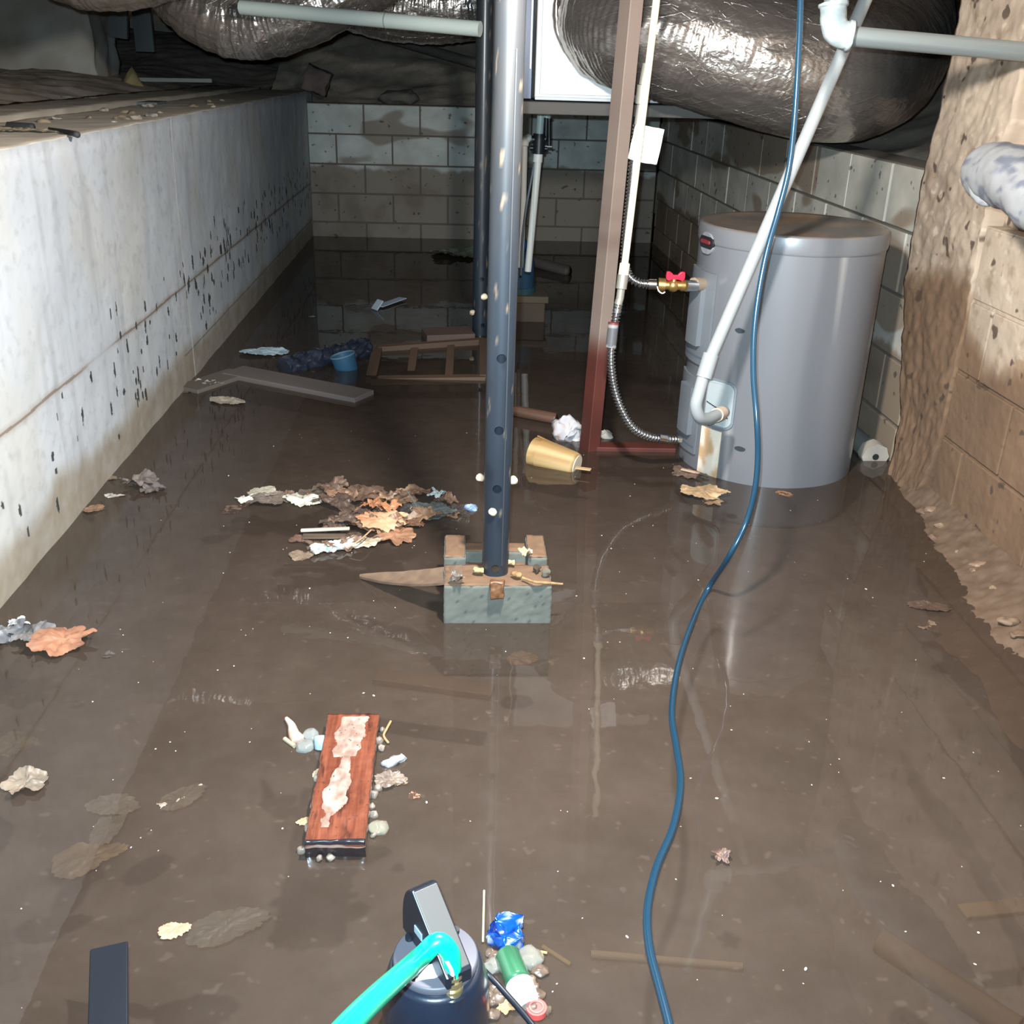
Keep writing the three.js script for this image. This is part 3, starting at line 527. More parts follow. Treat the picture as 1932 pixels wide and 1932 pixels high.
// ------------------------------------------------------------------ sump pump at the back on its wooden box
{
  const g = group('wood_box', [0.365, -0.100, -5.554], 'weathered wood block under the rear sump pump', 'box');
  const P = [0.341, 0.000, -5.209];
  wpart('box_body', mottle(rbox(0.24, 0.2, 0.24, 0.008, P[0] - 0.005, 0.0, P[2] - 0.1), [84, 72, 58], [60, 52, 42], 16), vmat(0.85), g);
  wpart('box_lid', mottle(rbox(0.27, 0.035, 0.26, 0.006, P[0] - 0.005, 0.113, P[2] - 0.1), [104, 90, 72], [78, 68, 56], 16), vmat(0.85), g);
  const h = group('sump_pump', [P[0] - 0.04, 0.131, P[2] - 0.1], 'blue submersible pump on the wood block behind the front post', 'pump');
  part('motor_housing', new THREE.LatheGeometry([[0.001, 0], [0.1, 0], [0.105, 0.02], [0.1, 0.16], [0.075, 0.2], [0.001, 0.215]].map((q) => new THREE.Vector2(...q)), 40), mat(0x27455e, 0.5), h);
  part('pump_base', cyl(0.112, 0.112, 0.03, 40).translate(0, 0.015, 0), mat(0x2c4a52, 0.6), h);
  part('top_cap', new THREE.SphereGeometry(0.062, 24, 12).scale(1, 0.8, 1).translate(0.0, 0.23, 0), mat(0x1b4c86, 0.45), h);
  part('carry_handle', new THREE.TorusGeometry(0.05, 0.009, 8, 24, Math.PI).translate(0, 0.235, 0), mat(0x1d3550, 0.5), h);
}
// ------------------------------------------------------------------ furnace cabinet, its platform, drains
const ZF = -4.35;
{
  const A = [0.306, 1.078, -4.350], B = [0.700, 1.080, -4.350];
  const g = group('furnace_cabinet', [(A[0] + B[0] + 0.25) / 2, A[1], ZF - 0.35], 'white furnace cabinet behind the wooden stud', 'furnace');
  const W = B[0] - A[0] + 0.3, x = A[0] + W / 2, mw = mat(0xf2f3f2, 0.35, 0, { clearcoat: 0.4 });
  wpart('cabinet_body', rbox(W, 0.86, 0.68, 0.008, x, A[1] + 0.43, ZF - 0.34), mw, g);
  wpart('front_panel', rbox(W - 0.03, 0.8, 0.012, 0.004, x + 0.004, A[1] + 0.42, ZF + 0.004), mw, g);
  wpart('bottom_flange', rbox(W, 0.012, 0.02, 0.003, x, A[1] + 0.006, ZF + 0.012), mat(0xdadfe2, 0.4), g);
  wpart('corner_channel', rbox(0.035, 0.86, 0.05, 0.004, A[0] - 0.028, A[1] + 0.43, ZF - 0.03), mat(0x3c4452, 0.35, 0.6), g);
  wpart('corner_strip', rbox(0.008, 0.7, 0.01, 0.002, A[0] - 0.02, A[1] + 0.46, ZF + 0.0), mat(0xe8eaec, 0.3), g);
  const p = group('furnace_platform', [x, A[1] - 0.06, ZF - 0.5], 'grey wooden platform carrying the furnace cabinet', 'platform');
  const pl = rbox(1.0, 0.045, 1.3, 0.005, x + 0.03, A[1] - 0.028, ZF - 0.58); wpart('platform_deck', mottle(pl, [120, 116, 112], [96, 92, 88], 10), vmat(0.85), p);
  for (const dx of [-0.4, 0.45]) wpart('hanger_rod', cyl(0.006, 0.006, 1.0, 8).translate(x + dx, A[1] + 0.45, ZF - 1.0), mat(0x555555, 0.4, 0.8), p);
}
{
  const z = -5.15, pvc = mat(0xd8dad4, 0.4), blk = mat(0x15191e, 0.4);
  const g = group('drain_pipe', [0.369, 0.280, -5.150], 'white plastic drain pipe rising from the rear sump pump to a black check valve', 'pipe');
  wpart('riser', rod([0.359, 0.262, -5.150], [0.393, 0.829, -5.150], 0.017), pvc, g);
  wpart('coupling', rod([0.388, 0.779, -5.150], [0.390, 0.827, -5.150], 0.0225), pvc, g);
  wpart('check_valve', [rod([0.391, 0.817, -5.150], [0.392, 0.907, -5.150], 0.03), rod([0.349, 0.842, -5.150], [0.430, 0.840, -5.150], 0.012), rod([0.356, 0.880, -5.150], [0.423, 0.884, -5.150], 0.018)], blk, g);
  wpart('upper_riser', rod([0.392, 0.907, -5.150], [0.396, 1.017, -5.150], 0.018), mat(0xb9cac4, 0.4), g);
  wpart('pipe_print', new THREE.BoxGeometry(0.0015, 0.42, 0.004).translate(0, 0, 0.0165).translate(...[0.375, 0.548, -5.150]), mat(0x9a9c98, 0.6), g);
  const h = group('overflow_pipe', [0.332, 0.283, -5.200], 'thin white plastic pipe with elbow left of the drain pipe', 'pipe');
  wpart('pipe', sweep([[0.324, 0.270, -5.200], [0.329, 0.541, -5.200], [0.328, 0.812, -5.200], [0.329, 0.865, -5.200], [0.339, 0.882, -5.200], [0.359, 0.885, -5.200]], 0.014, 60, 14), pvc, h);
  wpart('elbow', sweep([[0.327, 0.848, -5.200], [0.329, 0.867, -5.200], [0.336, 0.882, -5.200], [0.351, 0.884, -5.200]], 0.019, 24, 14), pvc, h);
  const k = group('float_switch', [0.437, 0.854, -5.150], 'black float switch tube with pale cap beside the drain pipe', 'switch');
  wpart('tube', rod([0.440, 0.854, -5.150], [0.435, 0.979, -5.150], 0.009), blk, k); wpart('tube', rod([0.423, 0.884, -5.150], [0.422, 0.978, -5.150], 0.011), blk, k);
  wpart('cap', rod([0.422, 0.978, -5.150], [0.428, 1.006, -5.150], 0.02), mat(0xb9cac4, 0.4), k); wpart('lead', rod([0.434, 1.002, -5.150], [0.498, 1.004, -5.150], 0.006, 8), mat(0xaab4b0, 0.5), k);
  wpart('bracket', rod([0.420, 0.851, -5.150], [0.453, 0.850, -5.150], 0.006, 8), mat(0x808488, 0.4, 0.5), k);
  thing('pump_wire', sweep([[0.325, 0.240, -5.150], [0.327, 0.421, -5.150], [0.341, 0.572, -5.150], [0.362, 0.708, -5.150], [0.376, 0.793, -5.150]], 0.006, 60, 8), mat(0x5c6670, 0.4), 'thin grey wire looping beside the drain pipe', 'wire');
}
// ------------------------------------------------------------------ foil-wrapped ducts
// film with a woven scrim: thin raised threads crossing, and soft crumples (one tile is half a metre)
const crumple = tex(1024, 1024, (u, v) => {
  const wob = 0.02 * fbm(u * 3, v * 3, 2, 2), th = (q) => { const f = q - Math.floor(q); return f < 0.07 || f > 0.93 ? 1 : 0; };
  let q = 0.35 * Math.abs(fbm(u * 9, v * 12, 3, 4)) + 0.12 * fbm(u * 40, v * 40, 8, 2);
  q += 0.16 * Math.max(th((u + v + wob) * 12), th((v + wob) * 8), 0.6 * th((u - v * 2 + wob) * 5)) * sst(-0.1, 0.15, fbm(u * 5, v * 5, 31, 2));
  q = 255 * clamp(0.3 + q); return [q, q, q];
}, false);
M.foil = new THREE.MeshPhysicalMaterial({ color: 0xbab2ab, metalness: 0.84, roughness: 0.27, bumpMap: crumple, bumpScale: 0.006 });
function duct(name, pts, r, label, m, seed, smooth = [2, 3], amp = 0.012, pl = 0.0005) {
  const g = sweep(pts, (t, a, s) => {
    const ca = Math.cos(a), sa = Math.sin(a), fold = 1 - 0.8 * sst(smooth[0] - 0.08, smooth[0] + 0.05, t) * sst(smooth[1] + 0.08, smooth[1] - 0.05, t);
    return r * (1 + 0.04 * Math.sin(t * 9 + seed)) + amp * fold * 0.9 * fbm(ca * 0.9 + seed, sa * 0.9, s * 22, 3) + pl * fold * Math.sin(s * 330 + 5 * nz(ca * 1.5, sa * 1.5, s * 4 + seed))
      + amp * 0.9 * fbm(ca * 1.8 + seed, sa * 1.8, s * 4, 3) + amp * 0.35 * fbm(ca * 7, sa * 7 + seed, s * 18, 2);
  }, 620, 120, true);
  const uv = g.attributes.uv; for (let i = 0; i < uv.count; i++) uv.setXY(i, uv.getX(i) * 2, uv.getY(i) * Math.max(1, Math.round(r * 6.28 * 2)));
  return thing(name, g, m, label, 'duct');
}
{
  const g = duct('foil_duct', [[0.613, 1.399, -4.330], [0.626, 1.393, -4.471], [0.623, 1.366, -4.241], [0.721, 1.334, -4.057], [0.907, 1.286, -4.003], [1.135, 1.235, -3.966], [1.359, 1.202, -3.982], [1.605, 1.244, -4.237], [1.803, 1.370, -4.607], [1.920, 1.594, -4.971]], 0.235,
    'large shiny foil-wrapped duct sagging above the water heater', M.foil, 2, [0.3, 0.62], 0.012, 0.0014);
  const band = new THREE.TorusGeometry(0.238, 0.012, 10, 80); band.translate(...[0.613, 1.398, -4.325]); wpart('collar', displace(band, 0.008, 30, 4), M.foil, g);
  duct('foil_duct', [[-1.316, 1.652, -4.976], [-1.182, 1.493, -4.899], [-1.037, 1.379, -4.840], [-0.859, 1.343, -4.813], [-0.641, 1.393, -4.767], [-0.396, 1.517, -4.752], [-0.135, 1.668, -4.747]], 0.15, 'dark foil duct sagging above the left wall', M.foil, 11);
  duct('foil_duct', [[-0.875, 1.653, -6.370], [-0.470, 1.531, -6.292], [-0.094, 1.489, -6.251], [0.281, 1.552, -6.255]], 0.2, 'dim foil duct far back behind the white pipe', M.foil, 17);
  duct('foil_duct', [[-1.528, 1.567, -4.187], [-1.324, 1.508, -4.149], [-1.138, 1.506, -4.137], [-0.934, 1.566, -4.150]], 0.16, 'piece of foil duct at the top left corner', M.foil, 23);
}
// ------------------------------------------------------------------ pipes up above
{
  const g = group('white_pipe', [-0.356, 1.349, -4.457], 'long white plastic pipe crossing under the left duct', 'pipe');
  const m = mottle.bind(null), pm = vmat(0.5);
  const a = [-0.836, 1.377, -4.477], b = [0.084, 1.317, -4.110], c = V(a).lerp(V(b), 0.62).toArray();
  wpart('pipe', m(rod(a, b, 0.0265, 28), [196, 206, 200], [170, 180, 174], 14), pm, g);
  wpart('joint', rod(c, V(a).lerp(V(b), 0.624).toArray(), 0.0275, 28), mat(0x808a84, 0.6), g);
}
{
  const zz = -2.5, g = group('galvanised_pipe', [1.450, 1.271, -2.814], 'grey galvanised pipe with elbow coming out of the right wall', 'pipe');
  const gm = vmat(0.5, 0.55), f = (q) => mottle(q, [170, 180, 180], [120, 134, 140], 26);
  const E0 = [0.897, 1.292, -2.662], wall = [1.510, 1.262, -2.758];
  wpart('pipe', f(rod([0.932, 1.286, -2.657], wall, 0.0225, 28)), gm, g);
  wpart('elbow', f(displace(sweep([[0.894, 1.357, -2.680], [0.898, 1.317, -2.673], [0.907, 1.294, -2.663], [0.922, 1.288, -2.659], [0.940, 1.286, -2.657]], (t) => 0.031 + 0.004 * (t < 0.1 || t > 0.9 ? 1 : 0), 50, 28), 0.003, 60, 2)), vmat(0.7, 0.2), g);
  wpart('riser', f(rod([0.894, 1.340, -2.672], [0.826, 1.702, -2.627], 0.0225, 28)), gm, g);
  // pipe wrapped in white cloth insulation, at the right edge
  const w = group('wrapped_pipe', [1.420, 0.907, -2.521], 'white cloth-wrapped pipe end sticking in from the right edge', 'pipe');
  const wm = vmat(0.9), pw = (q) => paint(q, (x, y, z) => { const n = fbm(x * 17, y * 40, z * 17, 3); return n > 0.08 ? mix3([124, 126, 130], [86, 90, 101], sst(0.08, 0.28, n)) : [124, 126, 128]; });
  wpart('insulation', pw(displace(sweep([[1.255, 0.993, -2.542], [1.257, 0.997, -2.522], [1.253, 1.002, -2.416], [1.247, 0.988, -2.279], [1.258, 0.959, -2.156], [1.36, 0.965, -1.72], [1.5, 0.955, -1.68]], (t) => 0.037 + 0.031 * Math.sqrt(sst(0, 0.08, t)) + 0.006 * t, 160, 48), 0.009, 17, 5)), wm, w);
  wpart('loose_flap', pw(displace(sweep([[1.205, 0.989, -2.456], [1.205, 0.961, -2.434], [1.211, 0.945, -2.415], [1.219, 0.938, -2.401], [1.226, 0.939, -2.390]], (t) => 0.013 - 0.006 * t, 30, 14), 0.004, 26, 6)), wm, w);
}
// ------------------------------------------------------------------ wooden stud and its sill
const studTex = tex(256, 1024, (u, v) => {
  const y = -0.15 + 2.1 * v; let c = mix3([140, 124, 114], [122, 106, 97], clamp(0.5 + 1.1 * fbm(u * 9, y * 2.2, 3, 4)));
  c = mix3(c, [96, 78, 68], 0.5 * sst(0.1, 0.4, fbm(u * 30, y * 4, 8, 3)));
  const e = 0.33 + 0.14 * fbm(u * 2.2, 0.2, 3, 3); c = mix3(c, mix3([98, 46, 36], [72, 34, 28], clamp(0.5 + fbm(u * 12, y * 5, 5, 4))), sst(0.05, -0.06, y - e));
  if (Math.hypot((u - 0.62) * 0.06, y - 0.205) < 0.008) c = [210, 140, 80];
  return c;
}, true, false);
M.stud = new THREE.MeshPhysicalMaterial({ map: studTex, roughness: 0.6, clearcoat: 0.15 });
{
  const a = [0.462, 0.003, -3.300], b = [0.505, 1.383, -3.300];
  const g = group('wall_stud', [a[0], YF, -3.33], 'tan wooden stud with wet red foot standing in the water', 'stud');
  const d = V(b).sub(V(a)).normalize(), A = V(a).addScaledVector(d, -0.15), B = V(a).addScaledVector(d, 1.92);
  const s = beam(A.toArray(), B.toArray(), 0.046, 0.06, [0.42, 0, 0.9]); uvBy(s, (x, y, z) => [(x * 0.8 - z * 0.8) * 9, (y + 0.15) / 2.1]);
  wpart('stud', s, M.stud, g);
  const sill = beam([0.450, -0.004, -3.308], [0.757, -0.004, -3.300], 0.06, 0.035); uvBy(sill, (x, y, z) => [x, 0.06 + z * 0.2]);
  wpart('sill', sill, M.stud, g);
}
// ------------------------------------------------------------------ water lines and valve left of the heater
{
  const steel = mat(0xc8ccd0, 0.22, 1.0), brass = mat(0xc8a468, 0.35, 0.9), cream = mat(0xeae2c8, 0.45), galv = mat(0xa8a49a, 0.5, 0.5);
  const flex = (r, p) => (t, a, s) => r + 0.003 * Math.sin(s * Math.PI * 2 / p);
  const c = group('supply_pipe', [0.501, 0.650, -3.062], 'cream plastic supply pipe running down beside the stud', 'pipe');
  wpart('pipe', rod([0.505, 0.648, -3.094], [0.557, 1.456, -3.159], 0.0105), cream, c);
  wpart('coupling', rod([0.502, 0.630, -3.086], [0.507, 0.663, -3.100], 0.0155), cream, c);
  wpart('threaded_fitting', [rod([0.498, 0.592, -3.081], [0.502, 0.633, -3.087], 0.017, 8), rod([0.496, 0.565, -3.080], [0.498, 0.592, -3.081], 0.012), rod([0.490, 0.544, -3.071], [0.496, 0.565, -3.080], 0.0125, 8)], galv, c);
  const h2 = group('steel_hose', [0.489, 0.348, -3.040], 'corrugated steel hose curving from the stud to the bottom of the heater', 'hose');
  wpart('hose', sweep([[0.492, 0.550, -3.074], [0.487, 0.504, -3.076], [0.481, 0.440, -3.070], [0.478, 0.378, -3.054], [0.491, 0.302, -3.053], [0.518, 0.229, -3.041], [0.561, 0.166, -3.033], [0.613, 0.137, -3.039], [0.662, 0.125, -3.053], [0.707, 0.118, -3.069]], flex(0.0115, 0.0105), 760, 16), steel, h2);
  wpart('end_nut', [rod([0.644, 0.131, -3.046], [0.669, 0.125, -3.052], 0.015, 8), rod([0.669, 0.125, -3.052], [0.723, 0.110, -3.086], 0.011)], steel, h2);
  wpart('end_nut', rod([0.495, 0.565, -3.080], [0.489, 0.521, -3.072], 0.0125, 8), steel, h2);
  const lab = new THREE.CylinderGeometry(0.0165, 0.0165, 1, 20, 16); { const q0 = V([0.476, 0.416, -3.065]), q1 = V([0.481, 0.491, -3.076]), dd = q1.clone().sub(q0); lab.scale(1, dd.length(), 1); lab.applyQuaternion(new THREE.Quaternion().setFromUnitVectors(new THREE.Vector3(0, 1, 0), dd.clone().normalize())); lab.translate((q0.x + q1.x) / 2, (q0.y + q1.y) / 2, (q0.z + q1.z) / 2); } lab.computeBoundingBox(); { const y0 = lab.boundingBox.min.y, y1 = lab.boundingBox.max.y; paint(lab, (x, y, z) => { const k = (y - y0) / (y1 - y0); return k > 0.9 ? [120, 50, 48] : k > 0.8 ? [150, 150, 150] : k < 0.12 ? [140, 140, 140] : [92, 93, 96]; }); } wpart('printed_label', lab, vmat(0.5), h2);
  const h1 = group('steel_hose', [0.519, 0.694, -3.080], 'corrugated steel hose behind the cream pipe feeding the red valve', 'hose');
  wpart('hose', sweep([[0.532, 1.050, -3.202], [0.525, 0.955, -3.183], [0.520, 0.835, -3.174], [0.516, 0.727, -3.171], [0.517, 0.651, -3.149], [0.531, 0.618, -3.123], [0.557, 0.604, -3.115], [0.583, 0.601, -3.112]], flex(0.0115, 0.0105), 760, 16), steel, h1);
  wpart('end_nut', [rod([0.567, 0.602, -3.114], [0.589, 0.602, -3.112], 0.011), rod([0.586, 0.601, -3.112], [0.609, 0.601, -3.110], 0.0165, 8)], steel, h1);
  wpart('upper_fitting', [rod([0.532, 1.046, -3.200], [0.537, 1.116, -3.197], 0.011), rod([0.536, 1.107, -3.194], [0.538, 1.158, -3.194], 0.0165, 8), rod([0.538, 1.158, -3.194], [0.545, 1.215, -3.196], 0.012)], galv, h1);
  const tg = displace(new THREE.BoxGeometry(0.085, 0.098, 0.0015, 14, 14, 1), 0.008, 12, 3); tg.rotateZ(-0.16); tg.translate(...[0.555, 0.998, -3.156]);
  thing('paper_tag', paint(tg, (x, y, z) => x < 0.585 && Math.sin(y * 420) > 0.55 ? [190, 186, 188] : [236, 234, 230]), vmat(0.8), 'white paper tag hanging on the steel hose behind the cream pipe', 'tag');
  const v = group('ball_valve', [0.656, 0.594, -3.083], 'brass ball valve with red butterfly handle at the heater inlet', 'valve');
  wpart('valve_body', [rod([0.628, 0.600, -3.109], [0.696, 0.600, -3.105], 0.0135), new THREE.SphereGeometry(0.019, 20, 14).translate(...[0.660, 0.599, -3.107]), rod([0.615, 0.601, -3.110], [0.636, 0.600, -3.108], 0.0215, 6), rod([0.683, 0.600, -3.105], [0.696, 0.600, -3.105], 0.0175, 6)], brass, v);
  wpart('union_nut', rod([0.696, 0.600, -3.105], [0.733, 0.597, -3.123], 0.018, 8), steel, v);
  wpart('inlet_nipple', rod([0.726, 0.601, -3.125], [0.771, 0.593, -3.163], 0.021, 8), mat(0xc2ae96, 0.5, 0.6), v);
  const hd = new THREE.Shape(); hd.moveTo(-0.026, 0.012); hd.quadraticCurveTo(-0.03, -0.011, -0.02, -0.011); hd.quadraticCurveTo(-0.008, -0.006, 0, -0.008); hd.quadraticCurveTo(0.008, -0.006, 0.02, -0.011); hd.quadraticCurveTo(0.03, -0.011, 0.026, 0.012); hd.quadraticCurveTo(0.016, 0.016, 0.008, 0.003); hd.lineTo(-0.008, 0.003); hd.quadraticCurveTo(-0.016, 0.016, -0.026, 0.012);
  const hg = new THREE.ExtrudeGeometry(hd, { depth: 0.01, bevelEnabled: true, bevelSize: 0.0015, bevelThickness: 0.0015, bevelSegments: 2 }); hg.translate(...[0.664, 0.628, -3.108]); wpart('red_handle', hg, mat(0xd0213f, 0.4), v);
  wpart('stem', rod([0.660, 0.610, -3.100], [0.661, 0.626, -3.107], 0.007), brass, v);
  wpart('plastic_tie', sweep([[0.608, 0.600, -3.088], [0.613, 0.587, -3.082], [0.624, 0.581, -3.079], [0.632, 0.585, -3.080]], 0.0022, 16, 6), mat(0xe0dccf, 0.5), v);
}
// ------------------------------------------------------------------ water heater
const HC = [1.048, -3.235], HR = 0.285, HT = 0.775;
{
  const g = group('water_heater', [HC[0], YF, HC[1]], 'grey short electric water heater tank standing in the flood water', 'water heater');
  const hp = (q, y0 = 0) => paint(q, (x, y, z) => { const n = fbm(x * 6, y * 6, z * 6, 3); let c = mix3([112, 115, 121], [122, 124, 129], clamp(0.5 + n)); return fbm(x * 70, y * 70, z * 70, 2) > 0.46 ? [160, 160, 160] : c; });
  const enamel = vmat(0.36, 0.1, { clearcoat: 0.45, clearcoatRoughness: 0.2 });
  part('tank', hp(new THREE.LatheGeometry([[0.001, 0], [HR - 0.02, 0], [HR - 0.006, 0.012], [HR, 0.03], [HR, 0.3], [HR, 0.6], [HR, HT - YF - 0.052]].map((q) => new THREE.Vector2(...q)), 96)), enamel, g);
  const T = HT - YF;
  const cap = new THREE.LatheGeometry([[HR + 0.003, T - 0.056], [HR + 0.0045, T - 0.05], [HR + 0.0045, T - 0.008], [HR - 0.004, T - 0.001], [HR - 0.02, T - 0.004], [HR - 0.06, T - 0.008], [0.2, T - 0.009], [0.14, T - 0.01], [0.08, T - 0.01], [0.001, T - 0.01]].map((q) => new THREE.Vector2(...q)), 96);
  part('top_cap', paint(cap, (x, y, z) => { const top = y > T - 0.02 && Math.hypot(x, z) < HR - 0.002; const n = fbm(x * 9 + 2, 1, z * 9, 4); const c = mix3([112, 115, 120], [122, 124, 128], clamp(0.5 + fbm(x * 6, y * 6, z * 6, 2))); return top ? mix3([112, 108, 105], [140, 118, 96], sst(-0.1, 0.3, n + x * 0.5)) : c; }), enamel, g);
  // curved panels on the tank: angle measured from -x towards +z
  const curved = (a0, a1, y0, y1, off, th, nx = 14, ny = 10) => {
    const q = new THREE.BoxGeometry(1, 1, 1, nx, ny, 1), p = q.attributes.position;
    for (let i = 0; i < p.count; i++) { const a = a0 + (a1 - a0) * (p.getX(i) + 0.5), y = y0 + (y1 - y0) * (p.getY(i) + 0.5), r = HR + off + th * (p.getZ(i) - 0.0); p.setXYZ(i, -Math.cos(a) * r, y - YF, Math.sin(a) * r); }
    q.computeVertexNormals(); return q;
  };
  const D2 = Math.PI / 180;
  const pm = vmat(0.4, 0.05), pp = (q) => mottle(q, [124, 129, 135], [110, 116, 122], 8);
  for (const [y0, y1, a1] of [[0.345, 0.635, 27], [0.05, 0.30, 24]]) {
    const pn = part('access_panel', pp(curved(-10 * D2, a1 * D2, y0, y1, 0.005, 0.008)), pm, g);
    part('panel_rib', pp(curved(4 * D2, 19 * D2, y0 + 0.06, y1 - 0.03, 0.016, 0.02)), pm, pn);
    part('panel_seam', curved(-10 * D2, (a1 - 1) * D2, y0 + 0.02, y0 + 0.026, 0.0055, 0.009, 14, 1), mat(0x596470, 0.6), pn);
  }
  // round-cornered recess with pale insulation for the relief outlet
  const rr = (a, b, c, d, off, name, m, rad) => {
    const s = new THREE.Shape(), w = (b - a) / 2 * HR, h = (d - c) / 2; s.moveTo(-w + rad, -h); s.lineTo(w - rad, -h); s.absarc(w - rad, -h + rad, rad, -Math.PI / 2, 0); s.lineTo(w, h - rad); s.absarc(w - rad, h - rad, rad, 0, Math.PI / 2); s.lineTo(-w + rad, h); s.absarc(-w + rad, h - rad, rad, Math.PI / 2, Math.PI); s.lineTo(-w, -h + rad); s.absarc(-w + rad, -h + rad, rad, Math.PI, Math.PI * 1.5);
    const q = new THREE.ExtrudeGeometry(s, { depth: 0.006, bevelEnabled: true, bevelSize: 0.002, bevelThickness: 0.002, bevelSegments: 2, curveSegments: 10 }), p = q.attributes.position, am = (a + b) / 2, ym = (c + d) / 2;
    for (let i = 0; i < p.count; i++) { const an = am + p.getX(i) / HR, r = HR + off + p.getZ(i); p.setXYZ(i, -Math.cos(an) * r, ym + p.getY(i) - YF, Math.sin(an) * r); }
    q.computeVertexNormals(); return part(name, q, m, g);
  };
  const fr = rr(29 * D2, 51 * D2, 0.168, 0.318, -0.002, 'outlet_frame', mat(0x7d868e, 0.5), 0.026);
  rr(30.4 * D2, 49.6 * D2, 0.175, 0.311, 0.001, 'outlet_insulation', mat(0xaab4b6, 0.9), 0.022);
  const tp = curved(27.5 * D2, 44 * D2, -0.03, 0.155, 0.0015, 0.003, 14, 24); const tpp = tp.attributes.position;
  paint(tp, (x, y, z) => mix3([236, 224, 206], [206, 168, 128], sst(0.02, 0.22, fbm(x * 14, y * 9, z * 14, 3) + (0.14 - (y + YF)) * 1.2)));
  part('tape_patch', tp, vmat(0.7), g);
  // badge on the upper left
  rr(5 * D2, 21 * D2, 0.688, 0.748, 0.0, 'badge_plate', mat(0x8c9094, 0.4), 0.03);
  rr(4 * D2, 21.5 * D2, 0.705, 0.737, 0.002, 'badge_oval', mat(0x26242a, 0.4), 0.017);
  const sw = rr(7 * D2, 18 * D2, 0.718, 0.726, 0.0045, 'badge_swoosh', mat(0x7c2c30, 0.45), 0.0036);
  for (const [a, y, w] of [[48.3, 0.484, 0.011], [57.5, 0.115, 0.012]]) {
    const q = new THREE.CircleGeometry(w, 14).scale(1.5, 0.7, 1), p = q.attributes.position;
    for (let i = 0; i < p.count; i++) { const an = a * D2 + p.getX(i) / HR, k = 1 + 0.25 * nz(i * 1.7, a, 1); const r = HR + 0.0012; p.setXYZ(i, -Math.cos(an) * r, y + p.getY(i) * k - YF, Math.sin(an) * r); } q.computeVertexNormals();
    part('dark_mark', q, mat(0x2c343a, 0.7, 0, { side: THREE.DoubleSide }), g);
  }
}
{
  // relief pipe from the tank up to the right
  const pv = mat(0x989d9f, 0.42), g = group('relief_pipe', [0.768, 0.258, -2.885], 'white plastic relief pipe rising diagonally in front of the heater', 'pipe');
  wpart('pipe', rod([0.696, 0.453, -2.735], [1.104, 1.516, -2.933], 0.0172, 28), pv, g);
  wpart('socket', rod([0.689, 0.421, -2.727], [0.706, 0.484, -2.742], 0.022, 28), pv, g);
  wpart('bend', sweep([[0.691, 0.438, -2.731], [0.677, 0.382, -2.716], [0.671, 0.345, -2.711], [0.684, 0.312, -2.718], [0.716, 0.293, -2.751], [0.759, 0.285, -2.811], [0.796, 0.276, -2.870]], 0.0172, 60, 24), pv, g);
  wpart('outlet_collar', rod([0.759, 0.285, -2.811], [0.783, 0.279, -2.850], 0.0205), mat(0xcdb8a4, 0.6), g);
  wpart('wire', sweep([[0.749, 0.298, -2.904], [0.767, 0.288, -2.893], [0.794, 0.270, -2.900], [0.819, 0.242, -2.908]], 0.0016, 20, 6), mat(0x2f3a44, 0.5), g);
}
{
  // heavy pipe lying between the heater and the right wall
  const g = group('capped_pipe', [1.502, -0.060, -3.352], 'heavy corroded pipe with octagonal end lying between heater and wall', 'pipe');
  const a = [1.427, 0.015, -3.203], b = [a[0] - 0.02, 0.02, a[2] - 0.75];
  const dv = V([1.425, 0.030, -3.417]).sub(V(a)).normalize(), e = V(a).addScaledVector(dv, 0.5).toArray(), c2 = V(a).addScaledVector(dv, 0.045).toArray();
  b[0] = 1.405; 
  wpart('pipe_body', mottle(displace(rod(c2, b, 0.036, 24), 0.004, 40, 3), [96, 104, 106], [140, 136, 128], 40), vmat(0.7, 0.3), g);
  wpart('end_plug', mottle(rod(a, c2, 0.047, 8), [196, 188, 176], [160, 152, 142], 60), vmat(0.7, 0.2), g);
  const ca = V(a).addScaledVector(V(b).sub(V(a)).normalize(), -0.002).toArray(), cb = V(a).addScaledVector(V(b).sub(V(a)).normalize(), 0.004).toArray();
  wpart('bore', rod(ca, cb, 0.011, 16), mat(0x1c2022, 0.9), g);
}
// ------------------------------------------------------------------ blue hose hanging from the joists and trailing through the water
{
  const pts = [[0.769, 1.591, -2.637], [0.775, 1.353, -2.554], [0.777, 1.221, -2.518], [0.776, 1.098, -2.487], [0.767, 0.997, -2.454], [0.746, 0.905, -2.426], [0.722, 0.825, -2.393], [0.703, 0.735, -2.355], [0.692, 0.644, -2.316], [0.691, 0.554, -2.276], [0.699, 0.464, -2.237], [0.708, 0.378, -2.221], [0.707, 0.297, -2.207], [0.693, 0.220, -2.196], [0.659, 0.145, -2.177], [0.637, 0.012, -2.253], [0.552, 0.005, -2.067], [0.485, 0.005, -1.884], [0.441, 0.005, -1.717], [0.430, 0.004, -1.613], [0.417, 0.004, -1.509], [0.380, 0.004, -1.389], [0.332, 0.004, -1.288], [0.302, 0.004, -1.197], [0.293, 0.004, -1.124], [0.295, 0.004, -1.053], [0.297, 0.004, -0.987], [0.294, 0.004, -0.878]];
  thing('blue_hose', sweep(pts, 0.0068, 420, 14), mat(0x14394f, 0.25, 0, { clearcoat: 0.6, clearcoatRoughness: 0.15 }), 'dark blue hose hanging in front of the heater and trailing across the water', 'hose');
}
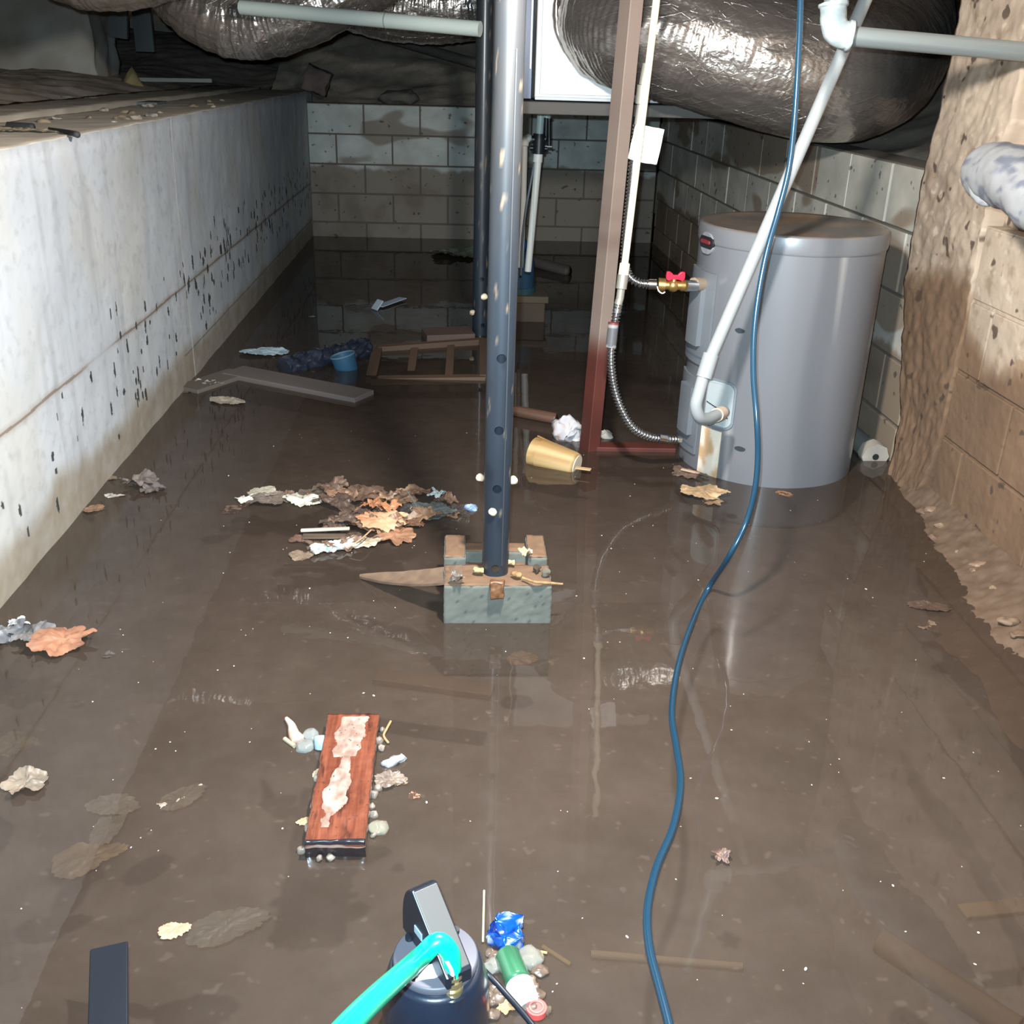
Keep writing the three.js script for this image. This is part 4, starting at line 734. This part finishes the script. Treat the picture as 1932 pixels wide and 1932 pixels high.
// ------------------------------------------------------------------ yellow cup, plastic bag
{
  const g = group('plastic_cup', [0.338, -0.030, -3.266], 'yellowed plastic cup lying on its side in the water', 'cup');
  const A = V([0.256, 0.028, -3.190]), B = V([0.397, 0.012, -3.107]), ax = B.clone().sub(A), L = ax.length(); ax.normalize();
  const put = (q) => { q.applyQuaternion(new THREE.Quaternion().setFromUnitVectors(new THREE.Vector3(0, 1, 0), ax)); q.translate(A.x, A.y, A.z); return q; };
  wpart('cup_wall', mottle(put(new THREE.LatheGeometry([[0.001, 0], [0.046, 0], [0.05, 0.004], [0.05, 0.03], [0.053, 0.032], [0.042, L - 0.012], [0.038, L], [0.001, L]].map((q) => new THREE.Vector2(...q)), 48)), [206, 182, 136], [146, 106, 58], 34), vmat(0.62), g);
  wpart('cup_bottom', put(cyl(0.034, 0.034, 0.004, 32).translate(0, L + 0.001, 0)), mat(0xd8cdb8, 0.5), g);
  wpart('torn_flap', beam([0.387, 0.020, -3.067], [0.436, 0.020, -3.049], 0.02, 0.004), mat(0xc7a37c, 0.6), g);
  const s = rod([0.289, 0.020, -3.367], [0.362, 0.030, -3.223], 0.0035, 8); thing('thin_stick', s, mat(0xb88a56, 0.8), 'thin tan stick lying behind the yellowed cup', 'stick');
  const bag = displace(new THREE.IcosahedronGeometry(0.055, 5).scale(0.95, 0.95, 0.9), 0.035, 26, 9, 3).translate(...[0.394, 0.030, -3.403]);
  thing('plastic_bag', paint(bag, (x, y, z) => { const n = fbm(x * 40, y * 40, z * 40, 3); return n > 0.24 ? [206, 168, 146] : n < -0.3 ? [150, 156, 170] : mix3([216, 214, 216], [186, 184, 190], clamp(0.5 + n)); }), vmat(0.25, 0, { clearcoat: 0.6, clearcoatRoughness: 0.2 }), 'crumpled clear plastic bag of white litter left of the stud', 'bag');
  thing('bottle_cap', cyl(0.014, 0.015, 0.008, 24).translate(...[0.425, 0.004, -3.388]), mat(0xcfcac2, 0.5), 'pale bottle cap floating under the plastic bag', 'cap');
  thing('foam_scrap', mottle(displace(new THREE.IcosahedronGeometry(0.022, 3).scale(1.4, 0.6, 1), 0.02, 50, 3).translate(...[0.529, 0.008, -3.425]), [206, 198, 188], [150, 142, 132], 60), vmat(0.8), 'pale foam scrap on the sill right of the stud foot', 'scrap');
  const st = beam([0.735, 0.012, -3.081], [0.788, 0.012, -3.045], 0.014, 0.006); thing('wood_chip', st, mat(0xb79a84, 0.8), 'thin wood chip at the left foot of the heater', 'wood');
}
// ------------------------------------------------------------------ mud bank along the foot of the right wall
{
  const n = 320, m = 30, g = new THREE.PlaneGeometry(1, 1, n, m), p = g.attributes.position;
  for (let i = 0; i < p.count; i++) {
    const u = p.getX(i) + 0.5, v = p.getY(i) + 0.5, z = -2.95 + 2.3 * u;
    const w = (0.06 + 0.14 * sst(0, 0.4, u)) * (1 + 0.35 * fbm(z * 3, 1, 1, 3)), x = XR - 0.012 - w * 1.5 * v;
    const y = 0.05 * Math.pow(1 - v, 1.6) - 0.022 * v + 0.012 * fbm(x * 14, 2, z * 14, 5) + 0.008 * Math.max(0, fbm(x * 70, 5, z * 70, 2));
    p.setXYZ(i, x, y, z);
  }
  g.computeVertexNormals(); paint(g, (x, y, z) => mix3([90, 72, 58], [114, 96, 81], clamp(0.5 + fbm(x * 26, y * 26, z * 26, 4))));
  thing('mud_bank', g, vmat(0.55, 0, { side: THREE.DoubleSide }), 'wet brown mud banked along the foot of the right wall', 'mud', null, 'stuff');
  const r = rng(77), c = [[116, 92, 74], [150, 128, 106], [96, 76, 60]];
  const spots = [[1.440, 0.020, -2.651], [1.400, 0.020, -2.632], [1.411, 0.010, -2.762], [1.391, 0.012, -2.472], [1.371, 0.015, -2.354], [1.459, 0.030, -2.452], [1.395, 0.020, -2.375], [1.323, 0.020, -2.078], [1.363, 0.008, -2.577], [1.371, 0.020, -2.240], [1.427, 0.020, -2.747], [1.317, 0.020, -2.016]];
  spots.forEach((s, i) => thing('mud_clod', mottle(displace(new THREE.IcosahedronGeometry(0.011 + 0.009 * r(), 2).scale(1.4, 0.6, 1), 0.012, 60, i * 3).translate(s[0], s[1] - 0.004, s[2]), c[i % 3], c[(i + 1) % 3], 80, i), vmat(0.7), 'small mud clod on the bank at the foot of the right wall', 'clod', 'mud clods on the right bank'));
}
// ------------------------------------------------------------------ red-brown plank in the foreground and the bits stuck to it
{
  const g = group('wet_plank', [-0.202, -0.020, -1.526], 'short wet red-brown plank with peeling white paint floating in front', 'plank');
  const a = [-0.194, 0.012, -1.689], b = [-0.192, 0.012, -1.330];
  const dir = V(b).sub(V(a)), L = dir.length(); dir.normalize();
  const pc = new THREE.BoxGeometry(0.098, 0.04, L, 30, 6, 90);
  const side = new THREE.Vector3().crossVectors(new THREE.Vector3(0, 1, 0), dir).normalize(), up = new THREE.Vector3().crossVectors(dir, side);
  const pl = displace(pc, 0.004, 34, 3); uvBy(pl, (x, y, z) => y < 0.010 ? [0.5, 0.002] : [x / 0.104 + 0.5, z / (L * 1.06) + 0.5]);
  const plankTex = tex(320, 1024, (uu, t) => {
    if (t < 0.012) return [40, 34, 36];
    const u = uu - 0.5, x = u * 0.104, z = (t - 0.5) * L;
    let c = mix3([104, 56, 42], [136, 80, 60], clamp(0.5 + 1.2 * fbm(x * 120, 1, z * 9, 4)));
    c = mix3(c, [58, 34, 30], 0.75 * sst(0.08, 0.4, fbm(x * 50, 4, z * 12, 4)));
    const rag = 0.12 * fbm(x * 70, 2, z * 45, 4) + 0.1 * fbm(x * 20, 8, z * 12, 2);
    const c1 = t < 0.42 ? 0.06 - 0.22 * t : -0.03 - 0.32 * (t - 0.42), w1 = t < 0.38 ? 0.27 - 0.2 * t : 0.05 + 0.15 * Math.sin(clamp((t - 0.38) / 0.5) * Math.PI);
    if (t > 0.05 && t < 0.88 && Math.abs(u - c1) + rag < w1) c = mix3([178, 164, 154], [138, 112, 100], clamp(0.5 + 1.4 * fbm(x * 60, 6, z * 40, 3)));
    if (fbm(x * 150, 3, z * 110, 2) > 0.42) c = mix3(c, [70, 50, 44], 0.5);
    return t > 0.955 ? [44, 40, 46] : c;
  }, true, false);
  const MB = new THREE.Matrix4().makeBasis(side, up, dir); MB.setPosition(V(a).add(V(b)).multiplyScalar(0.5)); pl.applyMatrix4(MB); pl.computeVertexNormals();
  wpart('board', pl, new THREE.MeshPhysicalMaterial({ map: plankTex, roughness: 0.25, clearcoat: 0.7, clearcoatRoughness: 0.15 }), g);
  // fragments along its edges
  const r = rng(5), bits = [[-0.134, 0.000, -1.500], [-0.140, 0.000, -1.483], [-0.140, 0.000, -1.451], [-0.136, 0.000, -1.429], [-0.217, 0.000, -1.324], [-0.199, 0.000, -1.325], [-0.245, 0.000, -1.531], [-0.243, 0.000, -1.458], [-0.244, 0.000, -1.397], [-0.137, 0.000, -1.676], [-0.141, 0.000, -1.642], [-0.248, 0.000, -1.344], [-0.136, 0.000, -1.617], [-0.132, 0.000, -1.376]];
  const bm = vmat(0.4, 0, { clearcoat: 0.5 });
  bits.forEach((s, i) => thing('pebble_crumb', mottle(displace(new THREE.IcosahedronGeometry(0.005 + 0.004 * r(), 2), 0.005, 90, i).translate(s[0], 0.003, s[2]), [160, 150, 138], [100, 86, 76], 120, i), bm, 'tiny pale crumb caught along the edge of the wet plank', 'crumb', 'crumbs along the wet plank'));
  leaf([-0.115, 0.004, -1.521], 0.024, [132, 114, 102], [104, 90, 82], { lobes: 3, sharp: 0.3, curl: 0.3, aspect: 1.3, turn: 0.3, label: 'grey brown leaf floating at the right side of the wet plank' });
  leaf([-0.096, 0.001, -1.522], 0.016, [150, 130, 108], [124, 106, 88], { lobes: 3, sharp: 0.4, label: 'small tan leaf tip right of the grey brown leaf' });
  leaf([-0.068, 0.000, -1.484], 0.012, [176, 128, 104], [150, 108, 90], { lobes: 3, sharp: 0.3, label: 'pinkish scrap floating free to the right of the plank' });
  leaf([-0.247, 0.002, -1.547], 0.009, [214, 186, 156], [180, 150, 120], { lobes: 1, sharp: 0.2, aspect: 1.6, label: 'tiny tan leaf against the left side of the plank' });
  leaf([-0.249, 0.002, -1.418], 0.011, [196, 160, 120], [160, 128, 96], { lobes: 1, sharp: 0.2, aspect: 1.8, turn: 0.3, label: 'small tan chip against the lower left side of the plank' });
  const w = displace(new THREE.IcosahedronGeometry(0.016, 3).scale(1.4, 0.5, 0.5), 0.01, 80, 4); w.rotateY(0.4); w.translate(...[-0.108, 0.005, -1.576]); thing('foil_twist', w, mat(0xd4d8dc, 0.25, 0.5), 'twisted silver foil scrap right of the wet plank', 'foil');
  const cup = group('small_cap', [-0.250, 0.000, -1.623], 'pale blue plastic cap floating at the left of the wet plank', 'cap');
  const cg = new THREE.LatheGeometry([[0.001, 0.0], [0.0125, 0.0], [0.0135, 0.022], [0.012, 0.022], [0.011, 0.003], [0.001, 0.003]].map((q) => new THREE.Vector2(...q)), 28); part('cap_shell', cg.rotateX(-0.35), mat(0xb8d4e6, 0.4), cup);
  for (const [s, rr2, l] of [[[-0.274, 0.004, -1.658], 0.017, 'clear plastic bubble behind the pale blue cap'], [[-0.281, 0.002, -1.627], 0.018, 'clear plastic bubble left of the pale blue cap']])
    thing('plastic_bubble', displace(new THREE.IcosahedronGeometry(rr2, 4).scale(1, 0.7, 1), 0.006, 60, rr2 * 900).translate(...s), new THREE.MeshPhysicalMaterial({ color: 0xb9bdb8, roughness: 0.08, transmission: 0.55, thickness: 0, clearcoat: 1 }), l, 'plastic');
  thing('plastic_bubble', displace(new THREE.IcosahedronGeometry(0.017, 4).scale(1, 0.6, 1), 0.005, 60, 3).translate(...[-0.126, 0.002, -1.397]), new THREE.MeshPhysicalMaterial({ color: 0xb9b4a0, roughness: 0.08, transmission: 0.5, thickness: 0, clearcoat: 1 }), 'clear plastic bubble at the lower right of the wet plank', 'plastic');
  const tw = sweep([[-0.329, 0.006, -1.713], [-0.315, 0.008, -1.687], [-0.306, 0.008, -1.658], [-0.296, 0.006, -1.642]], (t) => 0.004 + 0.009 * t, 24, 10); thing('paper_twist', mottle(tw, [206, 150, 120], [226, 206, 200], 60), vmat(0.7), 'pink and tan paper twist at the upper left of the plank', 'paper');
  const tq = rod([-0.323, 0.003, -1.650], [-0.300, 0.003, -1.626], 0.0045, 8); thing('stick_end', mottle(tq, [196, 184, 160], [140, 128, 110], 90), vmat(0.8), 'short pale stick end left of the clear plastic bubbles', 'stick');
  const ti = sweep([[-0.123, 0.006, -1.701], [-0.130, 0.006, -1.674], [-0.134, 0.005, -1.655], [-0.124, 0.004, -1.633]], 0.0025, 16, 6); thing('curled_twig', ti, mat(0xb48a62, 0.8), 'curled tan twig at the upper right corner of the plank', 'twig');
}
// ------------------------------------------------------------------ submerged strips and sticks
{
  const b1 = beam([-0.168, -0.012, -1.892], [0.083, -0.014, -1.832], 0.045, 0.016); thing('sunken_lath', mottle(b1, [128, 108, 90], [104, 88, 72], 20), vmat(0.9), 'thin lath lying under the water below the footing', 'lath');
  const b2 = rod([0.663, -0.030, -1.163], [0.798, -0.030, -0.998], 0.019, 14); thing('sunken_branch', mottle(displace(b2, 0.006, 20, 2), [150, 126, 98], [120, 98, 76], 20), vmat(0.9), 'straight branch lying under the water at the lower right', 'branch');
  const b3 = displace(beam([-0.502, -0.002, -1.152], [-0.449, -0.002, -0.971], 0.052, 0.009), 0.002, 20, 4); thing('dark_strip', mottle(b3, [10, 20, 32], [16, 28, 42], 20), vmat(0.5), 'dark narrow strip just under the water at the lower left', 'board');  // thin near-black blue strip lying at the water surface
  const b4 = rod([0.208, -0.020, -1.139], [0.435, -0.030, -1.119], 0.006, 10); thing('sunken_cane', mottle(b4, [178, 154, 124], [150, 128, 104], 20), vmat(0.9), 'thin cane lying under the water across the blue hose', 'cane');
  const b5 = beam([0.819, -0.030, -1.218], [0.940, -0.030, -1.231], 0.03, 0.01); thing('sunken_batten', mottle(b5, [158, 132, 100], [130, 106, 80], 20), vmat(0.9), 'pale batten under the water at the right edge', 'batten');
}
// ------------------------------------------------------------------ pump in the foreground with its green hose
{
  const P = [-0.021, 0.130, -1.004], g = group('submersible_pump', [P[0], YF, P[2]], 'black submersible pump standing in the water at the bottom of the picture', 'pump');
  const blk = mat(0x1a2536, 0.36, 0, { clearcoat: 0.7, clearcoatRoughness: 0.15 }), gry = mat(0x4a4a50, 0.5), y = (q) => q - YF;
  part('pump_body', new THREE.LatheGeometry([[0.001, 0], [0.082, 0], [0.082, 0.05], [0.074, 0.06], [0.073, y(0.02)], [0.07, y(0.08)], [0.062, y(0.108)], [0.056, y(0.118)], [0.001, y(0.118)]].map((q) => new THREE.Vector2(...q)), 64), blk, g);
  part('lid_flange', new THREE.LatheGeometry([[0.001, y(0.116)], [0.054, y(0.116)], [0.056, y(0.119)], [0.056, y(0.126)], [0.053, y(0.13)], [0.001, y(0.13)]].map((q) => new THREE.Vector2(...q)), 64), mat(0x5a5c66, 0.45), g);
  for (let i = 0; i < 4; i++) { const a = i * Math.PI / 2 + 0.95; part('lid_screw', cyl(0.0055, 0.0055, 0.008, 12).translate(Math.sin(a) * 0.044, y(0.132), Math.cos(a) * 0.044), mat(0x1a222a, 0.4), g); }
  const s = new THREE.Shape(); s.moveTo(-0.058, 0); s.lineTo(-0.058, 0.014); s.lineTo(0.03, 0.082); s.quadraticCurveTo(0.06, 0.07, 0.056, 0.0); s.lineTo(-0.058, 0);
  const hg = new THREE.ExtrudeGeometry(s, { depth: 0.032, bevelEnabled: true, bevelSize: 0.003, bevelThickness: 0.003, bevelSegments: 2, curveSegments: 10 }); hg.translate(0, 0, -0.016); hg.rotateY(2.1); hg.translate(0.0, y(0.132), -0.004);
  const hm = part('carry_handle', hg, mat(0x1c222c, 0.38), g);
  const tb = rbox(0.108, 0.004, 0.034, 0.0015, 0, 0, 0); tb.rotateZ(Math.atan2(0.068, 0.088)); tb.translate(-0.014, 0.0505, 0); tb.rotateY(2.1); tb.translate(0, y(0.132), -0.004); part('handle_grip', tb, mat(0x5c5856, 0.5), hm);
  const hl = rbox(0.02, 0.012, 0.002, 0.0008, 0.012, 0.03, -0.0195); hl.rotateY(2.1); hl.translate(0, y(0.132), -0.004); part('handle_decal', hl, mat(0x9ab4c4, 0.5), hm);
  const lb = displace(new THREE.BoxGeometry(0.03, 0.022, 0.001, 6, 6, 1), 0.003, 50, 2); lb.rotateX(-0.9); lb.rotateY(0.25); lb.translate(-0.012, y(0.133), 0.036); part('white_label', lb, mat(0xe6ebf0, 0.5), g);
  const ob = part('outlet_boss', cyl(0.02, 0.026, 0.09, 28).translate(0.021, y(0.065), 0.04), blk, g);
  const F = [P[0] + 0.021, 0.11, P[2] + 0.04], T0 = [F[0], 0.142, F[2]], bs = mat(0xd6c79a, 0.3, 0.85);
  wpart('brass_fitting', [rod(F, T0, 0.0128, 24), rod(F, V(F).lerp(V(T0), 0.3).toArray(), 0.0155, 24), rod(V(F).lerp(V(T0), 0.45).toArray(), V(F).lerp(V(T0), 0.7).toArray(), 0.0148, 24), rod(V(F).lerp(V(T0), 0.85).toArray(), T0, 0.0145, 24)], bs, g);
  const hose = sweep([[F[0], 0.134, F[2]], [F[0], 0.155, F[2]], [F[0] - 0.004, 0.178, F[2]], [F[0] - 0.018, 0.194, F[2] + 0.002], [-0.035, 0.181, -0.956], [-0.056, 0.240, -0.874], [-0.078, 0.306, -0.784], [-0.096, 0.365, -0.702], [-0.113, 0.422, -0.618], [-0.130, 0.515, -0.496]], 0.0125, 160, 28);
  const hm2 = paint(hose.clone(), (x, y2, z) => [2, 214, 168]);
  const hh = thing('green_hose', hm2, vmat(0.3, 0, { clearcoat: 0.5 }), 'bright green garden hose leaving the pump towards the lower left', 'hose');
  const str = sweep([[F[0] + 0.001, 0.137, F[2] + 0.0102], [F[0] + 0.0, 0.155, F[2] + 0.0102], [F[0] - 0.006, 0.172, F[2] + 0.01]], 0.0034, 20, 8); wpart('pale_stripe', str, mat(0xe6e2c0, 0.4), hh);
  wpart('power_cord', sweep([[0.010, 0.088, -1.044], [0.027, 0.079, -1.039], [0.049, 0.062, -1.031], [0.073, 0.055, -1.004], [0.102, 0.056, -0.959], [0.138, 0.058, -0.892]], 0.0042, 60, 10), mat(0x1a222c, 0.4), g);
}
// ------------------------------------------------------------------ litter beside the pump
{
  const foil = displace(new THREE.IcosahedronGeometry(0.03, 5).scale(1.05, 0.45, 0.95), 0.03, 34, 8, 4).translate(...[0.082, 0.012, -1.150]);
  thing('snack_wrapper', paint(foil, (x, y, z) => { const n = fbm(x * 45, y * 45, z * 45, 3); return n > 0.2 ? [190, 198, 206] : n < -0.12 ? [10, 44, 120] : [14, 86, 176]; }), vmat(0.2, 0.3, { clearcoat: 0.8 }), 'crumpled blue and silver snack wrapper floating right of the pump', 'wrapper');
  const b = group('green_bottle', [0.089, -0.010, -1.103], 'small green bottle with white cap floating right of the pump', 'bottle');
  const A = V([0.079, 0.012, -1.116]), B = V([0.101, 0.014, -1.032]), ax = B.clone().sub(A), L = ax.length(); ax.normalize();
  const put = (q) => { q.applyQuaternion(new THREE.Quaternion().setFromUnitVectors(new THREE.Vector3(0, 1, 0), ax)); q.translate(A.x, A.y, A.z); return q; };
  wpart('bottle_body', mottle(put(new THREE.LatheGeometry([[0.001, 0], [0.014, 0.001], [0.019, 0.008], [0.019, L * 0.62], [0.018, L * 0.72], [0.001, L * 0.74]].map((q) => new THREE.Vector2(...q)), 36, 0)), [70, 130, 96], [44, 92, 66], 90), vmat(0.2, 0, { clearcoat: 0.8 }), b);
  wpart('bottle_cap', put(cyl(0.019, 0.02, L * 0.3, 36).translate(0, L * 0.88, 0)), mat(0xeef0f0, 0.4), b);
  wpart('label_seam', put(new THREE.BoxGeometry(0.002, L * 0.66, 0.002).translate(0, L * 0.36, 0.0188)), mat(0xa8b8a0, 0.5), b);
  const rc = group('red_cap', [0.117, 0.000, -1.022], 'red bottle cap floating below the green bottle', 'cap');
  part('cap_disc', cyl(0.0145, 0.015, 0.009, 28).translate(0, 0.004, 0), mat(0xd2524e, 0.45), rc); part('cap_ring', new THREE.TorusGeometry(0.0095, 0.0014, 8, 28).rotateX(Math.PI / 2).translate(0, 0.009, 0), mat(0xe27a70, 0.45), rc);
  for (const [s, rr2, l] of [[[0.114, 0.004, -1.111], 0.02, 'clear plastic bubble right of the green bottle'], [[0.059, 0.003, -1.100], 0.015, 'dull clear bubble left of the green bottle']])
    thing('plastic_bubble', displace(new THREE.IcosahedronGeometry(rr2, 4).scale(1, 0.6, 1), 0.007, 60, rr2 * 700).translate(...s), new THREE.MeshPhysicalMaterial({ color: 0xb2aea2, roughness: 0.08, transmission: 0.5, thickness: 0, clearcoat: 1 }), l, 'plastic');
  thing('straw', rod([0.050, 0.010, -1.240], [0.046, 0.004, -1.144], 0.0017, 8), mat(0xe6d3a6, 0.5), 'thin straw standing up from the snack wrapper', 'straw');
  thing('twig', rod([0.115, 0.003, -1.127], [0.140, 0.003, -1.121], 0.002, 8), mat(0xc49a64, 0.7), 'short tan twig right of the snack wrapper', 'twig');
  thing('cork_strip', beam([0.134, -0.004, -1.141], [0.174, -0.010, -1.111], 0.007, 0.004), mat(0xb89a6c, 0.8), 'sunken tan strip to the right of the snack wrapper', 'strip');
  leaf([0.076, 0.003, -1.028], 0.014, [206, 160, 116], [166, 124, 88], { lobes: 5, sharp: 0.4, curl: 0.3, label: 'small orange leaf below the green bottle cap' });
  const r = rng(9), cm = vmat(0.35, 0, { clearcoat: 0.5 });
  const sp = [[0.060, 0.000, -1.059], [0.064, 0.000, -1.041], [0.054, 0.000, -1.035], [0.069, 0.000, -1.053], [0.114, 0.000, -1.056], [0.121, 0.000, -1.047], [0.117, 0.000, -1.040], [0.127, 0.000, -1.088], [0.056, 0.000, -1.124], [0.062, 0.000, -1.118], [0.112, 0.000, -1.070], [0.057, 0.000, -1.015], [0.130, 0.000, -1.022], [0.109, 0.000, -1.025], [0.052, 0.000, -1.049]];
  sp.forEach((s, i) => thing('litter_crumb', mottle(displace(new THREE.IcosahedronGeometry(0.006 + 0.005 * r(), 2).scale(1.2, 0.6, 1), 0.006, 80, i * 2).translate(s[0], 0.003, s[2]), [128, 108, 92], [80, 66, 58], 110, i), cm, 'tiny wet crumb in the litter around the green bottle', 'crumb', 'crumbs in the litter by the pump'));
}
// ------------------------------------------------------------------ specks floating on the water
{
  const r = rng(41), n = 240, im = new THREE.InstancedMesh(new THREE.IcosahedronGeometry(0.0019, 1).scale(1, 0.45, 1), mat(0xffffff, 0.6), n), mm = new THREE.Matrix4(), q = new THREE.Quaternion();
  for (let i = 0; i < n; i++) { const z = -0.95 - 2.6 * Math.pow(r(), 1.4), x = -0.85 + 2.15 * r(), k = 0.3 + 0.9 * r() * r(); mm.compose(new THREE.Vector3(x, 0.0006, z), q.setFromEuler(new THREE.Euler(0, r() * 6, 0)), new THREE.Vector3(k * (1 + r()), k, k)); im.setMatrixAt(i, mm); im.setColorAt(i, new THREE.Color().setHSL(0.09, 0.12, 0.45 + 0.35 * r())); }
  im.name = 'floating_specks'; im.castShadow = im.receiveShadow = true; scene.add(im); tag(im, 'pale specks of dirt drifting on the flood water', 'specks', null, 'stuff');
}
// ------------------------------------------------------------------ up on the left shelf
{
  const r = rng(515), cm = vmat(0.95), tones = [[120, 108, 94], [190, 182, 168], [70, 64, 58], [160, 140, 112]];
  for (let i = 0; i < 26; i++) {
    const z = -2.6 - 3.2 * Math.pow(r(), 1.3), x = XL - 0.03 - 0.32 * r(), q = 0.006 + 0.012 * r();
    thing('dirt_crumb', mottle(displace(new THREE.IcosahedronGeometry(q, 2).scale(1 + r(), 0.6, 1), q * 0.8, 50, i).translate(x, TOP + 0.004 + q * 0.3, z), tones[i % 4], tones[(i + 1) % 4], 80, i), cm, 'small dirt crumb lying on top of the left wall', 'crumb', 'dirt crumbs on the left wall top');
  }
  const cp = displace(new THREE.BoxGeometry(1.1, 1.15, 0.5, 30, 34, 14).translate(...[-2.573, 1.306, -7.000]).translate(-0.2, 0.05, -0.25), 0.05, 5, 6, 4);
  thing('concrete_pier', mottle(cp, [190, 188, 182], [150, 142, 130], 4), vmat(0.92), 'dark square concrete pier on the dirt at the upper left', 'pier');
  const bw = vmat(0.85), f = (q) => mottle(q, [120, 126, 124], [92, 98, 98], 8);
  thing('hanging_board', f(beam([-2.118, 1.288, -7.200], [-2.048, 1.906, -7.200], 0.11, 0.04, [0, 0, 1])), bw, 'short vertical board hanging above the left shelf', 'board');
  thing('hanging_board', f(beam([-2.069, 1.214, -7.600], [-2.069, 1.948, -7.600], 0.12, 0.04, [0, 0, 1])), bw, 'longer slanted board hanging right of the short board', 'board');
  thing('stone', mottle(displace(new THREE.ConeGeometry(0.09, 0.17, 10, 6), 0.04, 9, 3).translate(...[-1.979, 0.990, -6.917]).translate(0, 0.06, 0), [176, 160, 116], [140, 126, 92], 14), vmat(0.9), 'yellowish upright stone on the left shelf', 'stone');
  thing('lath_strip', beam([-2.078, 1.047, -7.400], [-1.605, 1.053, -7.400], 0.03, 0.025), mat(0xcfc9bc, 0.8), 'thin white lath lying on the left shelf', 'lath');
  thing('stone', mottle(displace(new THREE.DodecahedronGeometry(0.09, 3), 0.05, 9, 8).translate(...[-2.459, 1.000, -6.832]), [92, 86, 84], [70, 64, 64], 14), vmat(0.9), 'dark lump of rock on the left shelf', 'stone');
  thing('stone', mottle(displace(new THREE.DodecahedronGeometry(0.05, 3), 0.03, 9, 8).translate(...[-3.124, 1.030, -9.755]), [150, 150, 144], [120, 118, 112], 14), vmat(0.9), 'small grey stone against the dirt on the left shelf', 'stone');
  thing('brick_chunk', mottle(displace(new THREE.BoxGeometry(0.17, 0.16, 0.12, 8, 8, 6), 0.03, 10, 2).rotateZ(-0.35).translate(...[-0.992, 1.042, -7.900]).translate(0, 0.02, -0.06), [122, 106, 100], [96, 84, 80], 14), vmat(0.92), 'tilted brown masonry chunk at the far end of the left wall', 'masonry');
  thing('slate_chip', mottle(beam([-1.438, 0.995, -5.081], [-1.446, 0.995, -5.286], 0.16, 0.012), [104, 112, 116], [90, 96, 100], 20), vmat(0.8), 'grey triangular slate chip on the wall top', 'slate');
  thing('charred_stick', mottle(sweep([[-1.183, 0.995, -3.242], [-1.098, 0.995, -3.126], [-1.027, 0.995, -3.015]], (t) => 0.003 + 0.006 * t, 16, 8), [44, 44, 46], [70, 68, 66], 40), vmat(0.8), 'dark thin stick on the near wall top', 'stick');
  thing('charred_stick', mottle(displace(rod([-1.326, 0.995, -3.312], [-1.239, 0.995, -3.270], 0.012, 10), 0.006, 30, 3), [44, 44, 46], [70, 68, 66], 40), vmat(0.8), 'thick dark stick at the left edge of the wall top', 'stick');
  leaf([-1.225, 0.988, -3.144], 0.05, [176, 164, 140], [140, 128, 108], { lobes: 1, sharp: 0.1, aspect: 2, turn: 0.2, curl: 0.2, label: 'dry pale leaf on the near wall top' });
  leaf([-1.796, 0.995, -5.369], 0.06, [206, 206, 204], [150, 150, 148], { lobes: 3, sharp: 0.3, aspect: 1.5, turn: 0.1, name: 'plastic_scrap', category: 'plastic', label: 'shiny white scrap on the left shelf' });
  // dim pipe on the slope behind the back wall
  thing('old_pipe', rod([-0.885, 1.449, -8.600], [0.169, 1.197, -8.300], 0.035, 14), mat(0x5a5450, 0.8), 'dim pipe running down over the dirt behind the far wall', 'pipe');
  thing('stone', mottle(displace(new THREE.DodecahedronGeometry(0.1, 3).scale(1.5, 0.5, 1), 0.04, 9, 8).translate(...[-0.411, 0.965, -8.100]), [120, 116, 108], [96, 90, 84], 14), vmat(0.9), 'flat stone on the dirt just behind the far wall', 'stone');
}
scene.traverse((o) => { if (o.isMesh) { o.castShadow = true; o.receiveShadow = true; } });
renderer.render(scene, camera);
